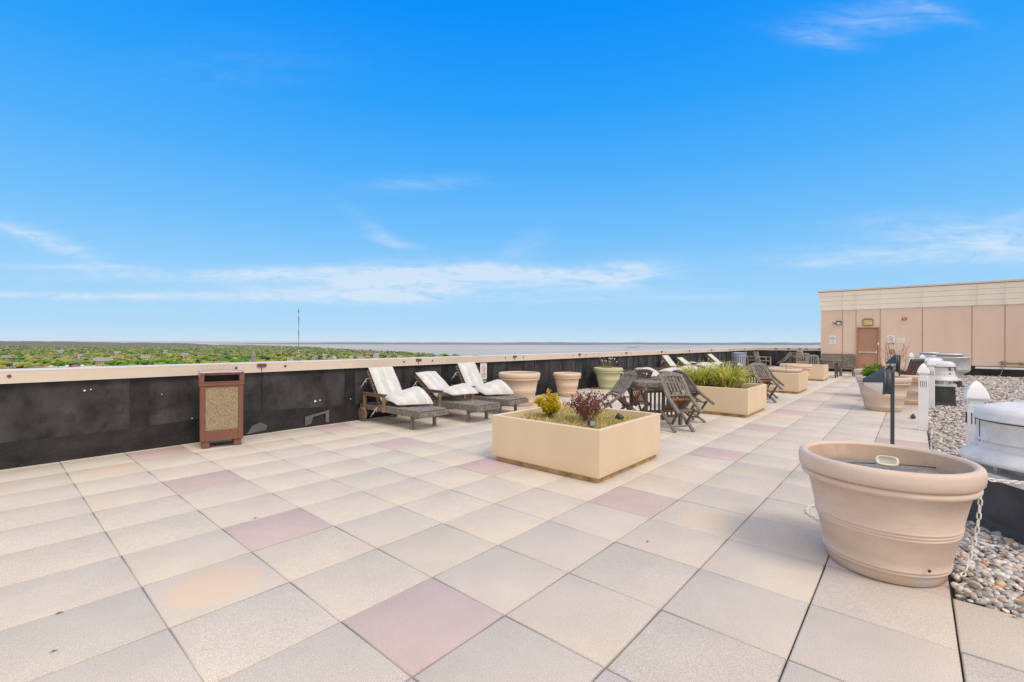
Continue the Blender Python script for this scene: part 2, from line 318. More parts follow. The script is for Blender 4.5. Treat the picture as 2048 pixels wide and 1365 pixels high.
# parapet
def parapet():
    t=empty('parapet_wall',(0,0,0),0,'low black membrane parapet with beige metal coping around the terrace edge','parapet')
    b=MB(); b.box((12.6,4.46,.45),(37.0,.30,1.04)); b.box((31.06,-2.65,.45),(.30,13.9,1.04))
    b.build('wall',M['membrane'],t)
    b=MB()
    # darker skirt with a wavy top edge, 4 mm proud
    for (ax,fixed,a0,a1,sgn) in (('x',4.302,-5.6,30.86,-1),('y',30.902,-9,4.25,-1)):
        n=90; pts=[]
        for k in range(n+1):
            a=a0+(a1-a0)*k/n; h=.30+.02*math.sin(a*1.7)+.025*math.sin(a*.63+1)
            pts.append((a,h))
        for k in range(n):
            (p,h1),(q,h2)=pts[k],pts[k+1]
            off=.012+.004*math.sin(p*3)
            if ax=='x': vs=[(p,fixed-off-.02,-.01),(q,fixed-off-.02,-.01),(q,fixed-off,h2-.09),(p,fixed-off,h1-.09),(q,fixed-.002,h2),(p,fixed-.002,h1)]
            else: vs=[(fixed-off-.02,p,-.01),(fixed-off-.02,q,-.01),(fixed-off,q,h2-.09),(fixed-off,p,h1-.09),(fixed-.002,q,h2),(fixed-.002,p,h1)]
            b.add(vs,[(0,1,2,3),(3,2,4,5)],0,True)
    b.build('base_skirt',M['membrane2'],t)
    b=MB(); r=random.Random(3)
    x=-3.2
    while x<30.5:
        w=r.choice([.012,.015,.16,.2]); b.box((x,4.305,.62),(w,.008,.70),0); x+=r.uniform(.9,1.9)
    x=6.9
    while x<30.4: b.box((x,4.3045,.62),(r.choice([.02,.02,.09]),.0085,.70)); x+=r.uniform(.42,.75)
    b.build('membrane_seam',M['membrane2'],t)
    b=MB()
    def pch(x0,z0,pts): b.poly([(x0+a,4.262,z0+c) for a,c in pts])
    pch(1.75,.03,[(0,.0),(.10,.02),(.14,.13),(.36,.17),(.36,.02),(.42,0),(.42,.22),(.0,.15)])
    pch(.85,.02,[(0,0),(.28,.03),(.30,.1),(.2,.16),(.08,.12)])
    b.build('grey_patch',M['patch'],t)
    b=MB()
    for (x,z,s) in ((-.98,.83,.02),(-.92,.84,.012),(1.94,.42,.035),(2.02,.43,.02),(2.6,.40,.018),(.15,.35,.015),(-.2,.72,.01),(4.5,.55,.014),(7.3,.6,.012)):
        n=7; b.poly([(x+.7*s*rnd.uniform(.6,1.3)*math.cos(2*math.pi*k/n),4.294,z+.7*s*rnd.uniform(.5,1.2)*math.sin(2*math.pi*k/n)) for k in range(n)])
    b.build('white_scuff',M['whitefleck'],t)
    # coping in 3 m lengths
    b=MB(); xs=[-5.9]+[-1.97+3.03*k for k in range(0,11)]+[30.88]
    for a,c in zip(xs[:-1],xs[1:]):
        b.box(((a+c)/2,4.265,1.033),(c-a-.006,.02,.125),0,bev=.003)
        b.box(((a+c)/2,4.465,1.1015),(c-a-.006,.424,.012),1)
        b.box(((a+c)/2,4.262,.966),(c-a-.006,.030,.010),1)
    b.box((30.875,-2.4,1.033),(.02,13.3,.125),0); b.box((31.07,-2.4,1.1015),(.40,13.3,.012),1); b.box((30.872,-2.4,.966),(.03,13.3,.01),1)
    b.build('coping',[M['coping'],M['copingtop']],t)
    # clips and bolts along the coping
    for k in range(0,11):
        x=1.06+3.03*k-3.03
        if x>30.6: continue
        c=MB(); c.box((x,4.243,1.070),(.13,.028,.05),0,bev=.004); c.box((x,4.252,1.0),(.006,.012,.09),0)
        c.build('coping_clip',M['rustclip'],t)
        for dx in (-.36,.36):
            c=MB(); c.lathe([(0,0),(.018,0),(.018,.012),(.010,.02),(0,.02)],(x+dx,4.256,1.045),10,M=Matrix.Rotation(R_(90),3,'X')); c.build('bolt',M['rustclip'],t)
    for y in (3.1,2.42,1.81,1.47,.8):
        c=MB(); c.box((30.85,y,1.075),(.03,.16,.06),0); c.build('coping_clip',M['rustclip'],t)
    return t
parapet()

# ------------------------------------------------------------------ penthouse building
def building():
    X=26.8; Y0=.22; Y1=-17
    t=empty('penthouse_building',(X,-5,0),0,'tan panelled rooftop building with cream siding cornice and brown exit door','building')
    def B(name,b,m): return b.build(name,m,t,(-X,5,0))
    b=MB()
    # wall with a real door opening
    b.box((X+2,(Y0-1.26)/2,1.55),(4,Y0+1.26,3.1)); b.box((X+2,(-2.16+Y1)/2,1.55),(4,-2.16-Y1,3.1)); b.box((X+2,-1.71,2.66),(4,.90,.88))
    B('wall',b,M['stucco'])
    b=MB()
    for y in (-.70,-1.245,-2.19,-3.72,-5.35,-6.35,-7.9,-9.5):
        z0=2.22 if y==-1.245 else .02
        b=MB(); b.box((X-.003,y,(z0+3.08)/2),(.012,.018,3.08-z0)); B('panel_seam',b,M['seam'])
    # flared cornice, four boards
    b=MB(); 
    for k in range(4):
        z0=3.10+k*.235; z1=z0+.225; o0=.03+k*.022; o1=o0+.022
        b.add([(X-o0,Y0+o0,z0),(X-o0,Y1,z0),(X-o1,Y1,z1),(X-o1,Y0+o1,z1),(X+4,Y0+o0,z0),(X+4,Y0+o1,z1)],[(0,1,2,3),(4,0,3,5)],0)
        b.add([(X-o1,Y0+o1,z1),(X-o1,Y1,z1),(X,Y1,z1),(X,Y0,z1),(X-o0,Y0+o0,z0),(X-o0,Y1,z0),(X,Y1,z0),(X,Y0,z0)],[(0,1,2,3),(7,6,5,4)],0)
        b.box((X+.02,(Y0+Y1)/2,z1+.006),(.10,Y0-Y1+.03,.012),1); b.box((X+2,Y0-.0,z1+.006),(4,.06,.012),1)
    for y in (-.70,-1.25,-2.19,-3.72,-5.5,-6.35,-8.6,-11): b.box((X-.075,y,3.57),(.09,.006,.90),0,M=Matrix.Rotation(-.09,3,'Y'))
    B('cornice',b,[M['cornice'],M['corniceline']])
    b=MB(); b.box((X+1.9,(Y0+Y1)/2+.02,4.09),(4.12,Y0-Y1+.22,.075)); B('roof_edge_cap',b,M['coping'])
    # door
    f=MB(); f.box((X-.005,-1.285,1.075),(.12,.05,2.19)); f.box((X-.005,-2.135,1.075),(.12,.05,2.19)); f.box((X-.005,-1.71,2.195),(.12,.90,.05)); 
    fo=B('door_frame',f,M['frame'])
    d=MB(); d.box((X+.035,-1.71,1.10),(.05,.80,2.13)); do=B('door',d,M['door'])
    h=MB(); h.box((X-.035,-1.70,.985),(.05,.70,.055),0,bev=.008); h.box((X-.03,-2.05,1.0),(.075,.06,.17),0,bev=.01); h.box((X-.02,-1.37,.985),(.07,.05,.075),0)
    ho=h.build('push_bar',M['steel'],do)
    k=MB(); k.lathe([(0,.02),(.028,.02),(.03,0)],(X+.006,-2.05,1.28),12,M=Matrix.Rotation(R_(-90),3,'Y')); k.build('lock_cylinder',M['steel'],do)
    k=MB(); k.box((X-.05,-1.71,.03),(.16,.84,.05)); B('threshold',k,M['copingtop'])
    k=MB(); k.box((X-.07,-2.12,1.40),(.02,.05,.12)); B('door_contact',k,M['signwhite'])
    # black membrane base, right of door, with metal termination bar
    b=MB(); b.box((X-.012,(-3.4+Y1)/2,.225),(.03,-3.4-Y1,.45)); b.box((X-.010,-2.8,.06),(.02,1.2,.12)); b.box((X-.010,-.5,.05),(.02,1.4,.1)); B('membrane_base',b,M['membrane2'])
    b=MB(); b.box((X-.04,(-5.45+Y1)/2,.38),(.03,-5.45-Y1,.085),0,bev=.004)
    for k in range(20): b.box((X-.057,-5.6-k*.3,.38),(.008,.02,.02),1)
    B('termination_strip',b,[M['signwhite'],M['wallgrey']])
    b=MB(); b.tube([(X-.05,-6.22,.62),(X-.08,-6.5,.60),(X-.05,-6.8,.63)],.03,8); b.box((X-.05,-6.3,.63),(.09,.16,.12)); b.lathe([(0,.06),(.07,.06),(.08,0)],(X-.01,-6.85,.6),12,M=Matrix.Rotation(R_(-90),3,'Y'))
    b.tube([(X-.06,-6.25,.58),(X-.10,-6.28,.35),(X-.15,-6.22,.12),(X-.25,-6.1,.03)],.014,6)
    B('hose_bib',b,M['exitcase'])
    return t
building()
X=26.8
def text_mesh(s,size):
    cu=bpy.data.curves.new('t','FONT'); cu.body=s; cu.size=size; cu.align_x='CENTER'; cu.align_y='CENTER'; cu.extrude=.002; cu.offset=size*.02
    ob=bpy.data.objects.new('t',cu); col.objects.link(ob); dg=bpy.context.evaluated_depsgraph_get(); me=bpy.data.meshes.new_from_object(ob.evaluated_get(dg))
    bpy.data.objects.remove(ob); return me
# orientation helper for things on the building / walls facing -x (rz=-90) or facing -y (rz=0): local x right, local z up, local -y outward
def sign_base(name,loc,rz,label,cat,w,h,group=None,matk='signwhite'):
    t=empty(name,loc,rz,label,cat,group); b=MB(); b.box((0,-.004,0),(w,.008,h),0,bev=.001); b.build('panel',M[matk],t); return t
def ring(t,cx,cz,r,m='signred',slash=True,y=-.011):
    b=MB(); n=28
    for k in range(n):
        a=2*math.pi*k/n; c=2*math.pi*(k+1)/n
        b.poly([(cx+r*math.cos(a),y,cz+r*math.sin(a)),(cx+r*math.cos(c),y,cz+r*math.sin(c)),(cx+.82*r*math.cos(c),y,cz+.82*r*math.sin(c)),(cx+.82*r*math.cos(a),y,cz+.82*r*math.sin(a))])
    if slash:
        q=.07*r; b.poly([(cx-.64*r-q,y-.001,cz+.64*r-q),(cx-.64*r+q,y-.001,cz+.64*r+q),(cx+.64*r+q,y-.001,cz-.64*r+q),(cx+.64*r-q,y-.001,cz-.64*r-q)])
    b.build('prohibition_ring',M[m],t)
def cigarette(t,cx,cz,s):
    b=MB(); b.box((cx-.1*s,-.0095,cz-.1*s),(1.1*s,.002,.16*s)); b.box((cx+.62*s,-.0095,cz-.1*s),(.12*s,.002,.16*s)); b.box((cx+.6*s,-.0095,cz+.25*s),(.07*s,.002,.4*s)); b.build('cigarette_symbol',M['signblack'],t)
def dog(t,cx,cz,s):
    b=MB(); b.box((cx,-.0095,cz+.05*s),(.9*s,.002,.32*s)); b.box((cx-.38*s,-.0095,cz-.25*s),(.13*s,.002,.5*s)); b.box((cx+.36*s,-.0095,cz-.25*s),(.13*s,.002,.5*s)); b.box((cx+.5*s,-.0095,cz+.33*s),(.42*s,.002,.26*s)); b.box((cx-.5*s,-.0095,cz+.3*s),(.09*s,.002,.35*s)); b.build('dog_symbol',M['signblack'],t)
def caption(t,cz,w,h,dark=True):
    b=MB(); b.box((0,-.0085,cz),(w,.003,h)); b.build('caption_strip',M['signblack'],t)
    b=MB(); r=random.Random(5)
    for row in (-.24,.24):
        x=-w*.3
        while x<w*.3:
            l=r.uniform(.03,.09)*w; b.box((x+l/2,-.0105,cz+row*h),(l,.002,h*.22)); x+=l+.025*w
    b.build('caption_lettering',M['signwhite'],t)
def prohibition_sign(loc,rz,label,w=.22,h=.46,ringm='signred',cap=True,two=True):
    t=sign_base('prohibition_sign',loc,rz,label,'sign',w,h,'prohibition signs around the terrace')
    if two:
        ring(t,0,h*.22,w*.30,ringm); cigarette(t,0,h*.22,w*.19); ring(t,0,-h*.09,w*.30,ringm,False); dog(t,0,-h*.09,w*.22)
    else:
        ring(t,0,h*.14,w*.36,'signblack',False); dog(t,0,h*.14,w*.28)
        b=MB()
        for k in range(3): b.box((0,-.0095,-h*.22-k*.035),(w*.6-.02*k,.002,.012))
        b.build('faded_lettering',M['wallgrey'],t)
    if cap: caption(t,-h*.40,w*.94,h*.14)
    return t
prohibition_sign((6.02,4.286,.715),0,'white no smoking and no dogs sign on the black parapet behind the third lounger')
prohibition_sign((30.885,1.80,.80),R_(-90),'small white no smoking sign on the far black parapet behind the round table',w=.30,h=.42)
prohibition_sign((X-.003,-.28,1.60),R_(-90),'white no dogs sign on the tan wall left of the door',w=.26,h=.42,cap=False,two=False)
prohibition_sign((X-.003,-2.59,1.59),R_(-90),'white no smoking sign on the tan wall right of the brown door',w=.27,h=.44)
t=sign_base('notice_board',(X-.003,-2.96,1.57),R_(-90),'blank looking white paper notice beside the no smoking sign on the tan wall','notice',.31,.22)
b=MB()
for k in range(5): b.box((-.02+.01*(k%2),-.0095,.07-k*.033),(.22-.03*(k%3),.002,.006))
b.build('printed_lines',M['wallgrey'],t)
t=sign_base('notice_plate',(X-.003,-2.63,1.02),R_(-90),'small dull red plate low on the tan wall behind the bare twigs','plate',.22,.20,matk='signred')
b=MB(); b.box((0,-.0095,0),(.15,.002,.10)); b.build('faded_face',M['wallgrey'],t)
# exit sign
t=empty('exit_sign',(X,-1.715,2.45),R_(-90),'yellowed exit sign with red letters above the brown door','exit sign')
b=MB(); b.box((0,-.05,.0),(.38,.10,.26),0,bev=.015); b.box((0,-.055,.16),(.34,.09,.07)); b.box((0,-.02,.0),(.42,.04,.30)); b.build('case',M['exitcase'],t)
b=MB(); b.box((0,-.103,-.015),(.33,.008,.20),0,bev=.002); fc=b.build('face',M['exityellow'],t)
me=text_mesh('EXIT',.16); me.materials.append(M['exitred']); o=bpy.data.objects.new('lettering',me); col.objects.link(o); o.parent=fc; o.location=(0,-.109,-.015); o.rotation_euler=(R_(90),0,0)
# wall flood light
t=empty('flood_light',(X,-.50,2.44),R_(-90),'small grey flood light mounted on the tan wall left of the exit sign','light')
b=MB(); b.box((.05,-.07,.02),(.22,.12,.18),0,M=Matrix.Rotation(R_(12),3,'X'),bev=.01); b.build('housing',M['darkmetal'],t)
b=MB(); b.box((.05,-.135,-.01),(.16,.02,.10),0,M=Matrix.Rotation(R_(12),3,'X')); b.build('lens',M['lens'],t)
b=MB(); b.lathe([(0,.03),(.05,.03),(.06,0)],(-.14,0,0),12,M=Matrix.Rotation(R_(90),3,'X')); b.tube([(-.14,-.02,0),(-.06,-.03,.03),(.0,-.05,.02)],.012,6); b.box((-.2,-.03,.03),(.05,.06,.07)); b.build('bracket',M['wallgrey'],t)
t=empty('fire_alarm',(X,-3.08,2.59),R_(-90),'red fire alarm horn high on the tan wall right of the door','alarm')
b=MB(); b.box((0,-.03,0),(.17,.06,.12),0,bev=.012); b.build('housing',M['red'],t)
b=MB(); b.box((0,-.064,-.01),(.07,.01,.04)); b.build('strobe_lens',M['lens'],t)

# ------------------------------------------------------------------ pots
def pot_profile(rb,rr,h,bands=True):
    lip=.115*h/.72; lean=lambda z: rb+(rr-.045-rb)*min(1,z/(h-lip))
    P=[(0,.0),(rb-.015,0),(rb,.012),(rb+.004,.045)]
    def groove(z0,n,amp=.007,w=.020):
        out=[]
        for k in range(n):
            z=z0+k*w
            for q in (0,.25,.5,.75): out.append((lean(z+q*w)+amp*math.sin(math.pi*q),z+q*w))
        out.append((lean(z0+n*w),z0+n*w)); return out
    if bands:
        P+=groove(.055*h/.7+.01,2); P+=[(lean(.2*h),.2*h)]
        P+=groove(.40*h,3)
    P+=[(lean(.60*h),.60*h),(lean(.78*h),.78*h)]
    z=h-lip-.045
    # lower roll
    for q in range(7): a=-90+180*q/6; P.append((rr-.038+.022*math.cos(R_(a)),z+.022+.022*math.sin(R_(a))))
    z=h-lip+.002
    P+=[(rr-.038,z)]
    P+=[(rr-.014,z+.004),(rr-.004,z+.016),(rr,z+lip*.45),(rr-.001,h-.03),(rr-.006,h-.014),(rr-.018,h-.003),(rr-.032,h),(rr-.046,h-.004),(rr-.054,h-.018),(rr-.058,h-.05),(lean(h*.72)-.02,h*.72),(lean(h*.55)-.02,h*.55)]
    return P
def pot(name_label,loc,rb,rr,h,m,soil=True,bands=True,seg=64,soilz=.80,group=None,rz=0,soilm='greysoil'):
    t=empty('flower_pot',loc,rz,name_label,'flower pot',group)
    b=MB(); P=pot_profile(rb,rr,h,bands); k=len(P)-3
    b.lathe(P[:k],(0,0,0),seg,0); b.lathe(P[k-1:],(0,0,0),seg,1); b.build('body',[M[m],M['potin']],t)
    z=soilz*h
    n=len(P); rad=rr-.07-(rr-rb)*.9*(1-soilz)
    vs=[(0,0,z+.01)]; fs=[]; 
    for q in range(1,5):
        for k in range(32):
            a=2*math.pi*k/32; vs.append((rad*q/4*math.cos(a),rad*q/4*math.sin(a),z+rnd.uniform(-.008,.008)))
    for k in range(32): fs.append((0,1+k,1+(k+1)%32))
    for q in range(3):
        for k in range(32): k2=(k+1)%32; fs.append((1+q*32+k,33+q*32+k,33+q*32+k2,1+q*32+k2))
    s=MB(); s.add(vs,fs,0,True); s.build('soil',M[soilm],t)
    return t
pg='large terracotta coloured flower pots'
p1=pot('large pale terracotta pot in the foreground with a cream light inside and a chain',(2.058,-3.287,0),.305,.475,.715,'terracotta',seg=128,soilz=.835)
# drain hole and chalky stain, bottom front right
th=math.atan2(CAM.y+3.287,CAM.x-2.058)+.62
b=MB(); n=14; pts=[]
def onpot(a,z,off): r=.305+.125*z/.6+off; return (r*math.cos(a),r*math.sin(a),z)
def stained(m,pt):
    m=m.copy(); m.name='stained_terracotta_plastic'; nt=m.node_tree; N=nt.nodes; L=nt.links; bs=N['Principled BSDF']; src=bs.inputs['Base Color'].links[0].from_socket
    tc=[n for n in N if n.type=='TEX_COORD'][0]
    sb=N.new('ShaderNodeVectorMath'); sb.operation='SUBTRACT'; L.new(tc.outputs['Object'],sb.inputs[0]); sb.inputs[1].default_value=pt
    sc_=N.new('ShaderNodeVectorMath'); sc_.operation='MULTIPLY'; L.new(sb.outputs[0],sc_.inputs[0]); sc_.inputs[1].default_value=(1,1,.62)
    ln=N.new('ShaderNodeVectorMath'); ln.operation='LENGTH'; L.new(sc_.outputs[0],ln.inputs[0])
    nz=N.new('ShaderNodeTexNoise'); nz.inputs['Scale'].default_value=38; L.new(tc.outputs['Object'],nz.inputs[0])
    ad=N.new('ShaderNodeMath'); ad.operation='MULTIPLY_ADD'; L.new(nz.outputs[0],ad.inputs[0]); ad.inputs[1].default_value=.03; L.new(ln.outputs['Value'],ad.inputs[2])
    r=N.new('ShaderNodeMapRange'); r.inputs[1].default_value=.050; r.inputs[2].default_value=.078; r.inputs[3].default_value=.75; r.inputs[4].default_value=0; L.new(ad.outputs[0],r.inputs[0])
    mx=N.new('ShaderNodeMix'); mx.data_type='RGBA'; L.new(r.outputs[0],mx.inputs[0]); L.new(src,mx.inputs[6]); mx.inputs[7].default_value=(.44,.46,.47,1); L.new(mx.outputs[2],bs.inputs['Base Color']); return m
p1.children[0].data.materials[0]=stained(M['terracotta'],onpot(th,.035,.0))
b=MB(); c=onpot(th+.02,.125,.016); b.lathe([(0,.004),(.008,.004),(.010,0)],c,10,M=Vector((math.cos(th),math.sin(th),0)).to_track_quat('Z','Y').to_matrix()); b.build('drain_hole',M['black'],p1)
pot('peach pot standing against the parapet beside the third lounger',(6.32,3.42,0),.32,.48,.745,'terracotta2',group=pg)
pot('smaller peach pot standing alone between the tall peach pot and the green pot',(8.55,3.62,0),.235,.378,.62,'terracotta2',group=pg)
pot('sage green pot with thin dry flower stems near the parapet',(11.0,3.75,0),.27,.45,.655,'greenpot',bands=True)
pot('large terracotta pot with leafy plant and twigs on the deck edge behind the path light',(10.95,-2.93,0),.31,.475,.73,'terracotta',group=pg)
pot('terracotta pot farther back with small green plants, left of the posts',(13.93,-2.66,0),.31,.475,.73,'terracotta',group=pg)
pot('peach pot with red trailing plant behind the leaning chair back',(12.77,-3.31,0),.31,.475,.70,'terracotta2',group=pg)
pot('pale pot standing between two cream planters near the far tables',(16.45,-.38,0),.31,.475,.72,'terracotta2',group=pg)

# cream light, cable inside foreground pot
t=empty('pot_light',(2.13,-3.30,.66),0,'small oval cream light lying inside the foreground pot','light')
b=MB(); 
Mo=Matrix.Rotation(R_(4),3,'Z')@Matrix.Rotation(R_(-66),3,'Y')
vs=[];n=28
def oval(k,s,z):
    a=2*math.pi*k/n; c,s_=math.cos(a),math.sin(a)
    return Mo@Vector((s*.033*math.copysign(abs(s_)**.75,s_),s*.062*math.copysign(abs(c)**.5,c),z))
for s,z in ((1,0),(1.0,.02),(.93,.026),(.80,.026),(.76,.020)): vs+= [oval(k,s,z) for k in range(n)]
vs.append(Mo@Vector((0,0,.019)))
fs=[(q*n+k,q*n+(k+1)%n,(q+1)*n+(k+1)%n,(q+1)*n+k) for q in range(4) for k in range(n)]+[(4*n+k,4*n+(k+1)%n,5*n) for k in range(n)]
b.add(vs,fs,0,True); b.box((0,0,-.015),(.02,.02,.06)); b.build('housing',M['cream'],t)
c=MB()
for k in range(4): c.add([Mo@Vector(p) for p in ((-.016+.010*k,-.040,.0225),(-.013+.010*k,-.040,.0225),(-.013+.010*k,.040,.0225),(-.016+.010*k,.040,.0225))],[(0,1,2,3)])
c.build('lens_rib',M['wallgrey'],t)
c=MB(); p=Vector((2.16,-3.28,.625)); 
c.tube([p+Vector((-.22,.30,.0)),p+Vector((-.1,.14,.012)),p+Vector((0,0,.012)),p+Vector((.1,-.14,.004)),p+Vector((.22,-.27,-.012))],.004,6)
tag(c.build('light_cable',M['darkmetal']),'thin dark cable running across the inside of the foreground pot','cable')

# ------------------------------------------------------------------ planters
def planter(x,y,label,sx=1.49,sy=1.49,h=.555,depth=.11):
    t=empty('square_planter',(x,y,0),0,label,'planter','square cream planters along the terrace')
    w=.05; b=MB(); z0=.052
    X2,Y2=sx/2,sy/2; zi=h-.25
    def R4(a,c,z): return [(-a,-c,z),(a,-c,z),(a,c,z),(-a,c,z)]
    e=.008
    rings=[R4(X2-.012,Y2-.012,z0),R4(X2,Y2,z0+.012),R4(X2,Y2,h-e),R4(X2-e,Y2-e,h),R4(X2-w+e,Y2-w+e,h),R4(X2-w,Y2-w,h-e),R4(X2-w,Y2-w,zi)]
    vs=[v for r in rings for v in r]; fs=[(0,3,2,1)]
    for q in range(len(rings)-1):
        for k in range(4): k2=(k+1)%4; fs.append((q*4+k,q*4+k2,q*4+4+k2,q*4+4+k))
    b.add(vs,fs,0); b.build('box',M['planter'],t)
    b=MB(); b.box((0,0,z0/2),(sx-.07,sy-.07,z0-.002)); b.build('plinth',M['plinth'],t)
    G=22; zs=h-depth; vs=[];fs=[]
    for i in range(G+1):
        for j in range(G+1):
            edge=min(i,j,G-i,G-j)/G
            vs.append((-X2+w+(sx-2*w)*i/G,-Y2+w+(sy-2*w)*j/G,zs+.05*min(1,edge*4)-.05+rnd.uniform(-.01,.01)))
    for i in range(G):
        for j in range(G): fs.append((i*(G+1)+j,(i+1)*(G+1)+j,(i+1)*(G+1)+j+1,i*(G+1)+j+1))
    b=MB(); b.add(vs,fs,0,True); b.build('soil',M['soil'],t)
    return t
planter(3.035,-.285,'nearest cream square planter with yellow shrub and dark red shrub',depth=.085)
planter(8.56,-.29,'cream square planter full of long ornamental grass behind the tipped chairs',depth=.03)
planter(14.05,-.24,'cream square planter with two thin stakes and a pot standing in it',h=.58)
planter(19.6,-.22,'farthest cream square planter in front of the small dining table',h=.58,sx=1.3,sy=1.3)
pot('pale pot sunk inside the cream planter with the thin stakes',(14.35,-.42,.0),.31,.475,.665,'terracotta2',group=pg)

# leaves helper -----------------------------------------------------
def leaves_np(rs,P,size,cols,asp=.45,upb=.4,quad=True):
    n=len(P); d=rs.normal(size=(n,3)); d[:,2]=np.abs(d[:,2])*1.0+upb; d/=np.linalg.norm(d,axis=1,keepdims=True)
    a=rs.normal(size=(n,3)); a-=d*(a*d).sum(1,keepdims=True); a/=np.linalg.norm(a,axis=1,keepdims=True)
    s=size*rs.uniform(.6,1.3,size=(n,1)); 
    V=np.stack([P,P+d*s*.5+a*s*asp*.5,P+d*s,P+d*s*.5-a*s*asp*.5],1)
    nrm=np.cross(d,a); V[:,1]+=nrm*s*.08; V[:,3]+=nrm*s*.08
    F=np.arange(4*n).reshape(n,4)
    return V.reshape(-1,3),F,np.repeat(cols,4,0)
def mk(name,parts,m,parent=None,loc=None):
    V=np.concatenate([p[0] for p in parts]); off=np.cumsum([0]+[len(p[0]) for p in parts[:-1]])
    F=np.concatenate([p[1]+o_ for p,o_ in zip(parts,off)]); C_=np.concatenate([p[2] for p in parts])
    me=np_mesh(name,V,F,[m],C_); o=bpy.data.objects.new(name,me); col.objects.link(o)
    if parent: o.parent=parent
    if loc is not None: o.location=loc
    return o
def blades(rs,n,base,radius,length,width,cols,lean=.8,droop=.6,segs=5):
    out=[]
    a=rs.uniform(0,2*np.pi,n); rr=radius*np.sqrt(rs.uniform(0,1,n)); bx=base[0]+rr*np.cos(a); by=base[1]+rr*np.sin(a)
    dirr=a+rs.normal(0,.6,n); L=length*rs.uniform(.45,1.1,n); le=lean*rs.uniform(.1,1.2,n); dr=droop*rs.uniform(.3,1.4,n); W=width*rs.uniform(.6,1.3,n)
    Vs=np.zeros((n,segs+1,2,3)); side=np.stack([-np.sin(dirr),np.cos(dirr)],1); tw=rs.normal(0,.7,n)
    for k in range(segs+1):
        t=k/segs; ang=le*(.35+.65*t)+dr*t*t
        if k==0: h=np.zeros(n); z=np.zeros(n)
        else: h=h+L/segs*np.sin(ang); z=z+L/segs*np.cos(ang)
        cx=bx+h*np.cos(dirr); cy=by+h*np.sin(dirr); w=W*(1-t**1.5)*.5+.0004
        Vs[:,k,0]=np.stack([cx-side[:,0]*w,cy-side[:,1]*w,base[2]+z+tw*w*.6],1); Vs[:,k,1]=np.stack([cx+side[:,0]*w,cy+side[:,1]*w,base[2]+z-tw*w*.6],1)
    V=Vs.reshape(-1,3); F=[]
    i=np.arange(n)*(segs+1)*2
    for k in range(segs): F.append(np.stack([i+2*k,i+2*k+1,i+2*k+3,i+2*k+2],1))
    F=np.concatenate(F)
    ci=rs.integers(0,len(cols),n); C_=np.array(cols)[ci]*rs.uniform(.75,1.2,(n,1))
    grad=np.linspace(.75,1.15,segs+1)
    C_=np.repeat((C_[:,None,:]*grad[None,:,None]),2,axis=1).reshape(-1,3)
    return V,F,C_
rs=np.random.default_rng(11)
# planter 1 : ground cover grass
pc=[(.88,.68,.26),(.75,.62,.20),(.55,.56,.13),(.90,.72,.38),(.75,.52,.30),(.42,.48,.12)]
parts=[]
for k in range(620):
    x=3.04+rs.uniform(-.67,.67); y=-.285+rs.uniform(-.67,.67)
    parts.append(blades(rs,16,(x,y,.455),.04,rs.uniform(.05,.12),.0065,[pc[i] for i in rs.integers(0,6,2)],lean=1.0,droop=1.0,segs=3))
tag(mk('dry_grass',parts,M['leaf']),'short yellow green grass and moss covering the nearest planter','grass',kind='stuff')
# yellow shrub
def shrub(name,loc,label,stems,h,rad,leafc,leafn,leafs,stemc,spread=.5,cone=False,cat='shrub',seed=1,group=None,lowc=None,asp=.5):
    rs=np.random.default_rng(seed); t=empty(name,loc,0,label,cat,group); b=MB(); P=[]
    for k in range(stems):
        a=2*math.pi*k/stems+rs.uniform(-.4,.4); L=h*rs.uniform(.6,1.0) if k else h; tip=Vector((rad*rs.uniform(.3,1)*math.cos(a)*(0 if k==0 else 1),rad*rs.uniform(.3,1)*math.sin(a)*(0 if k==0 else 1),L*(1-(.25 if cone and k else 0)*rs.uniform(0,1.6))))
        mid=tip*.5+Vector((rs.uniform(-.04,.04),rs.uniform(-.04,.04),L*.08)); pts=[Vector((0,0,-.03)),mid*.5,mid,tip*.8+mid*.1,tip]
        b.tube(pts,.006,5,taper=.3)
        for q in range(4):
            s=rs.uniform(.3,.9); p0=tip*s; d=Vector(rs.normal(size=3)); d.z=abs(d.z)+.3; d=d.normalized()*rad*rs.uniform(.25,.55)
            b.tube([p0,p0+d*.5,p0+d],.003,4,taper=.4)
            for w in range(leafn//(stems*5)+1): P.append(p0+d*rs.uniform(.3,1.05)+Vector(rs.normal(0,.012,3)))
        for w in range(leafn//(stems*5)+1): P.append(tip*rs.uniform(.35,1.02)+Vector(rs.normal(0,.018,3)))
    b.build('stem',stemc,t)
    P=np.array([tuple(p) for p in P]); 
    ci=rs.integers(0,len(leafc),len(P)); C_=np.array(leafc)[ci]*rs.uniform(.75,1.2,(len(P),1))
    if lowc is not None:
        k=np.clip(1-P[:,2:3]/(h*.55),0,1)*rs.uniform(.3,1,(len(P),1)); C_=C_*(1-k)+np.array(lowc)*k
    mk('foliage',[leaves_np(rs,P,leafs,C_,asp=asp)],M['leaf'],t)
    return t
shrub('yellow_shrub',(2.98,.10,.46),'yellow and green leafy shrub in the nearest planter',18,.33,.17,[(.85,.60,.02),(.80,.50,.02),(.65,.58,.04)],2600,.036,M['bark'],cone=True,seed=4,lowc=(.22,.34,.03),asp=.6)
shrub('red_shrub',(2.98,-.46,.46),'dark red twiggy shrub in the nearest planter',24,.36,.36,[(.20,.05,.06),(.27,.08,.08),(.15,.05,.06),(.34,.09,.07)],1500,.024,M['woodpost'],seed=9,asp=.7)
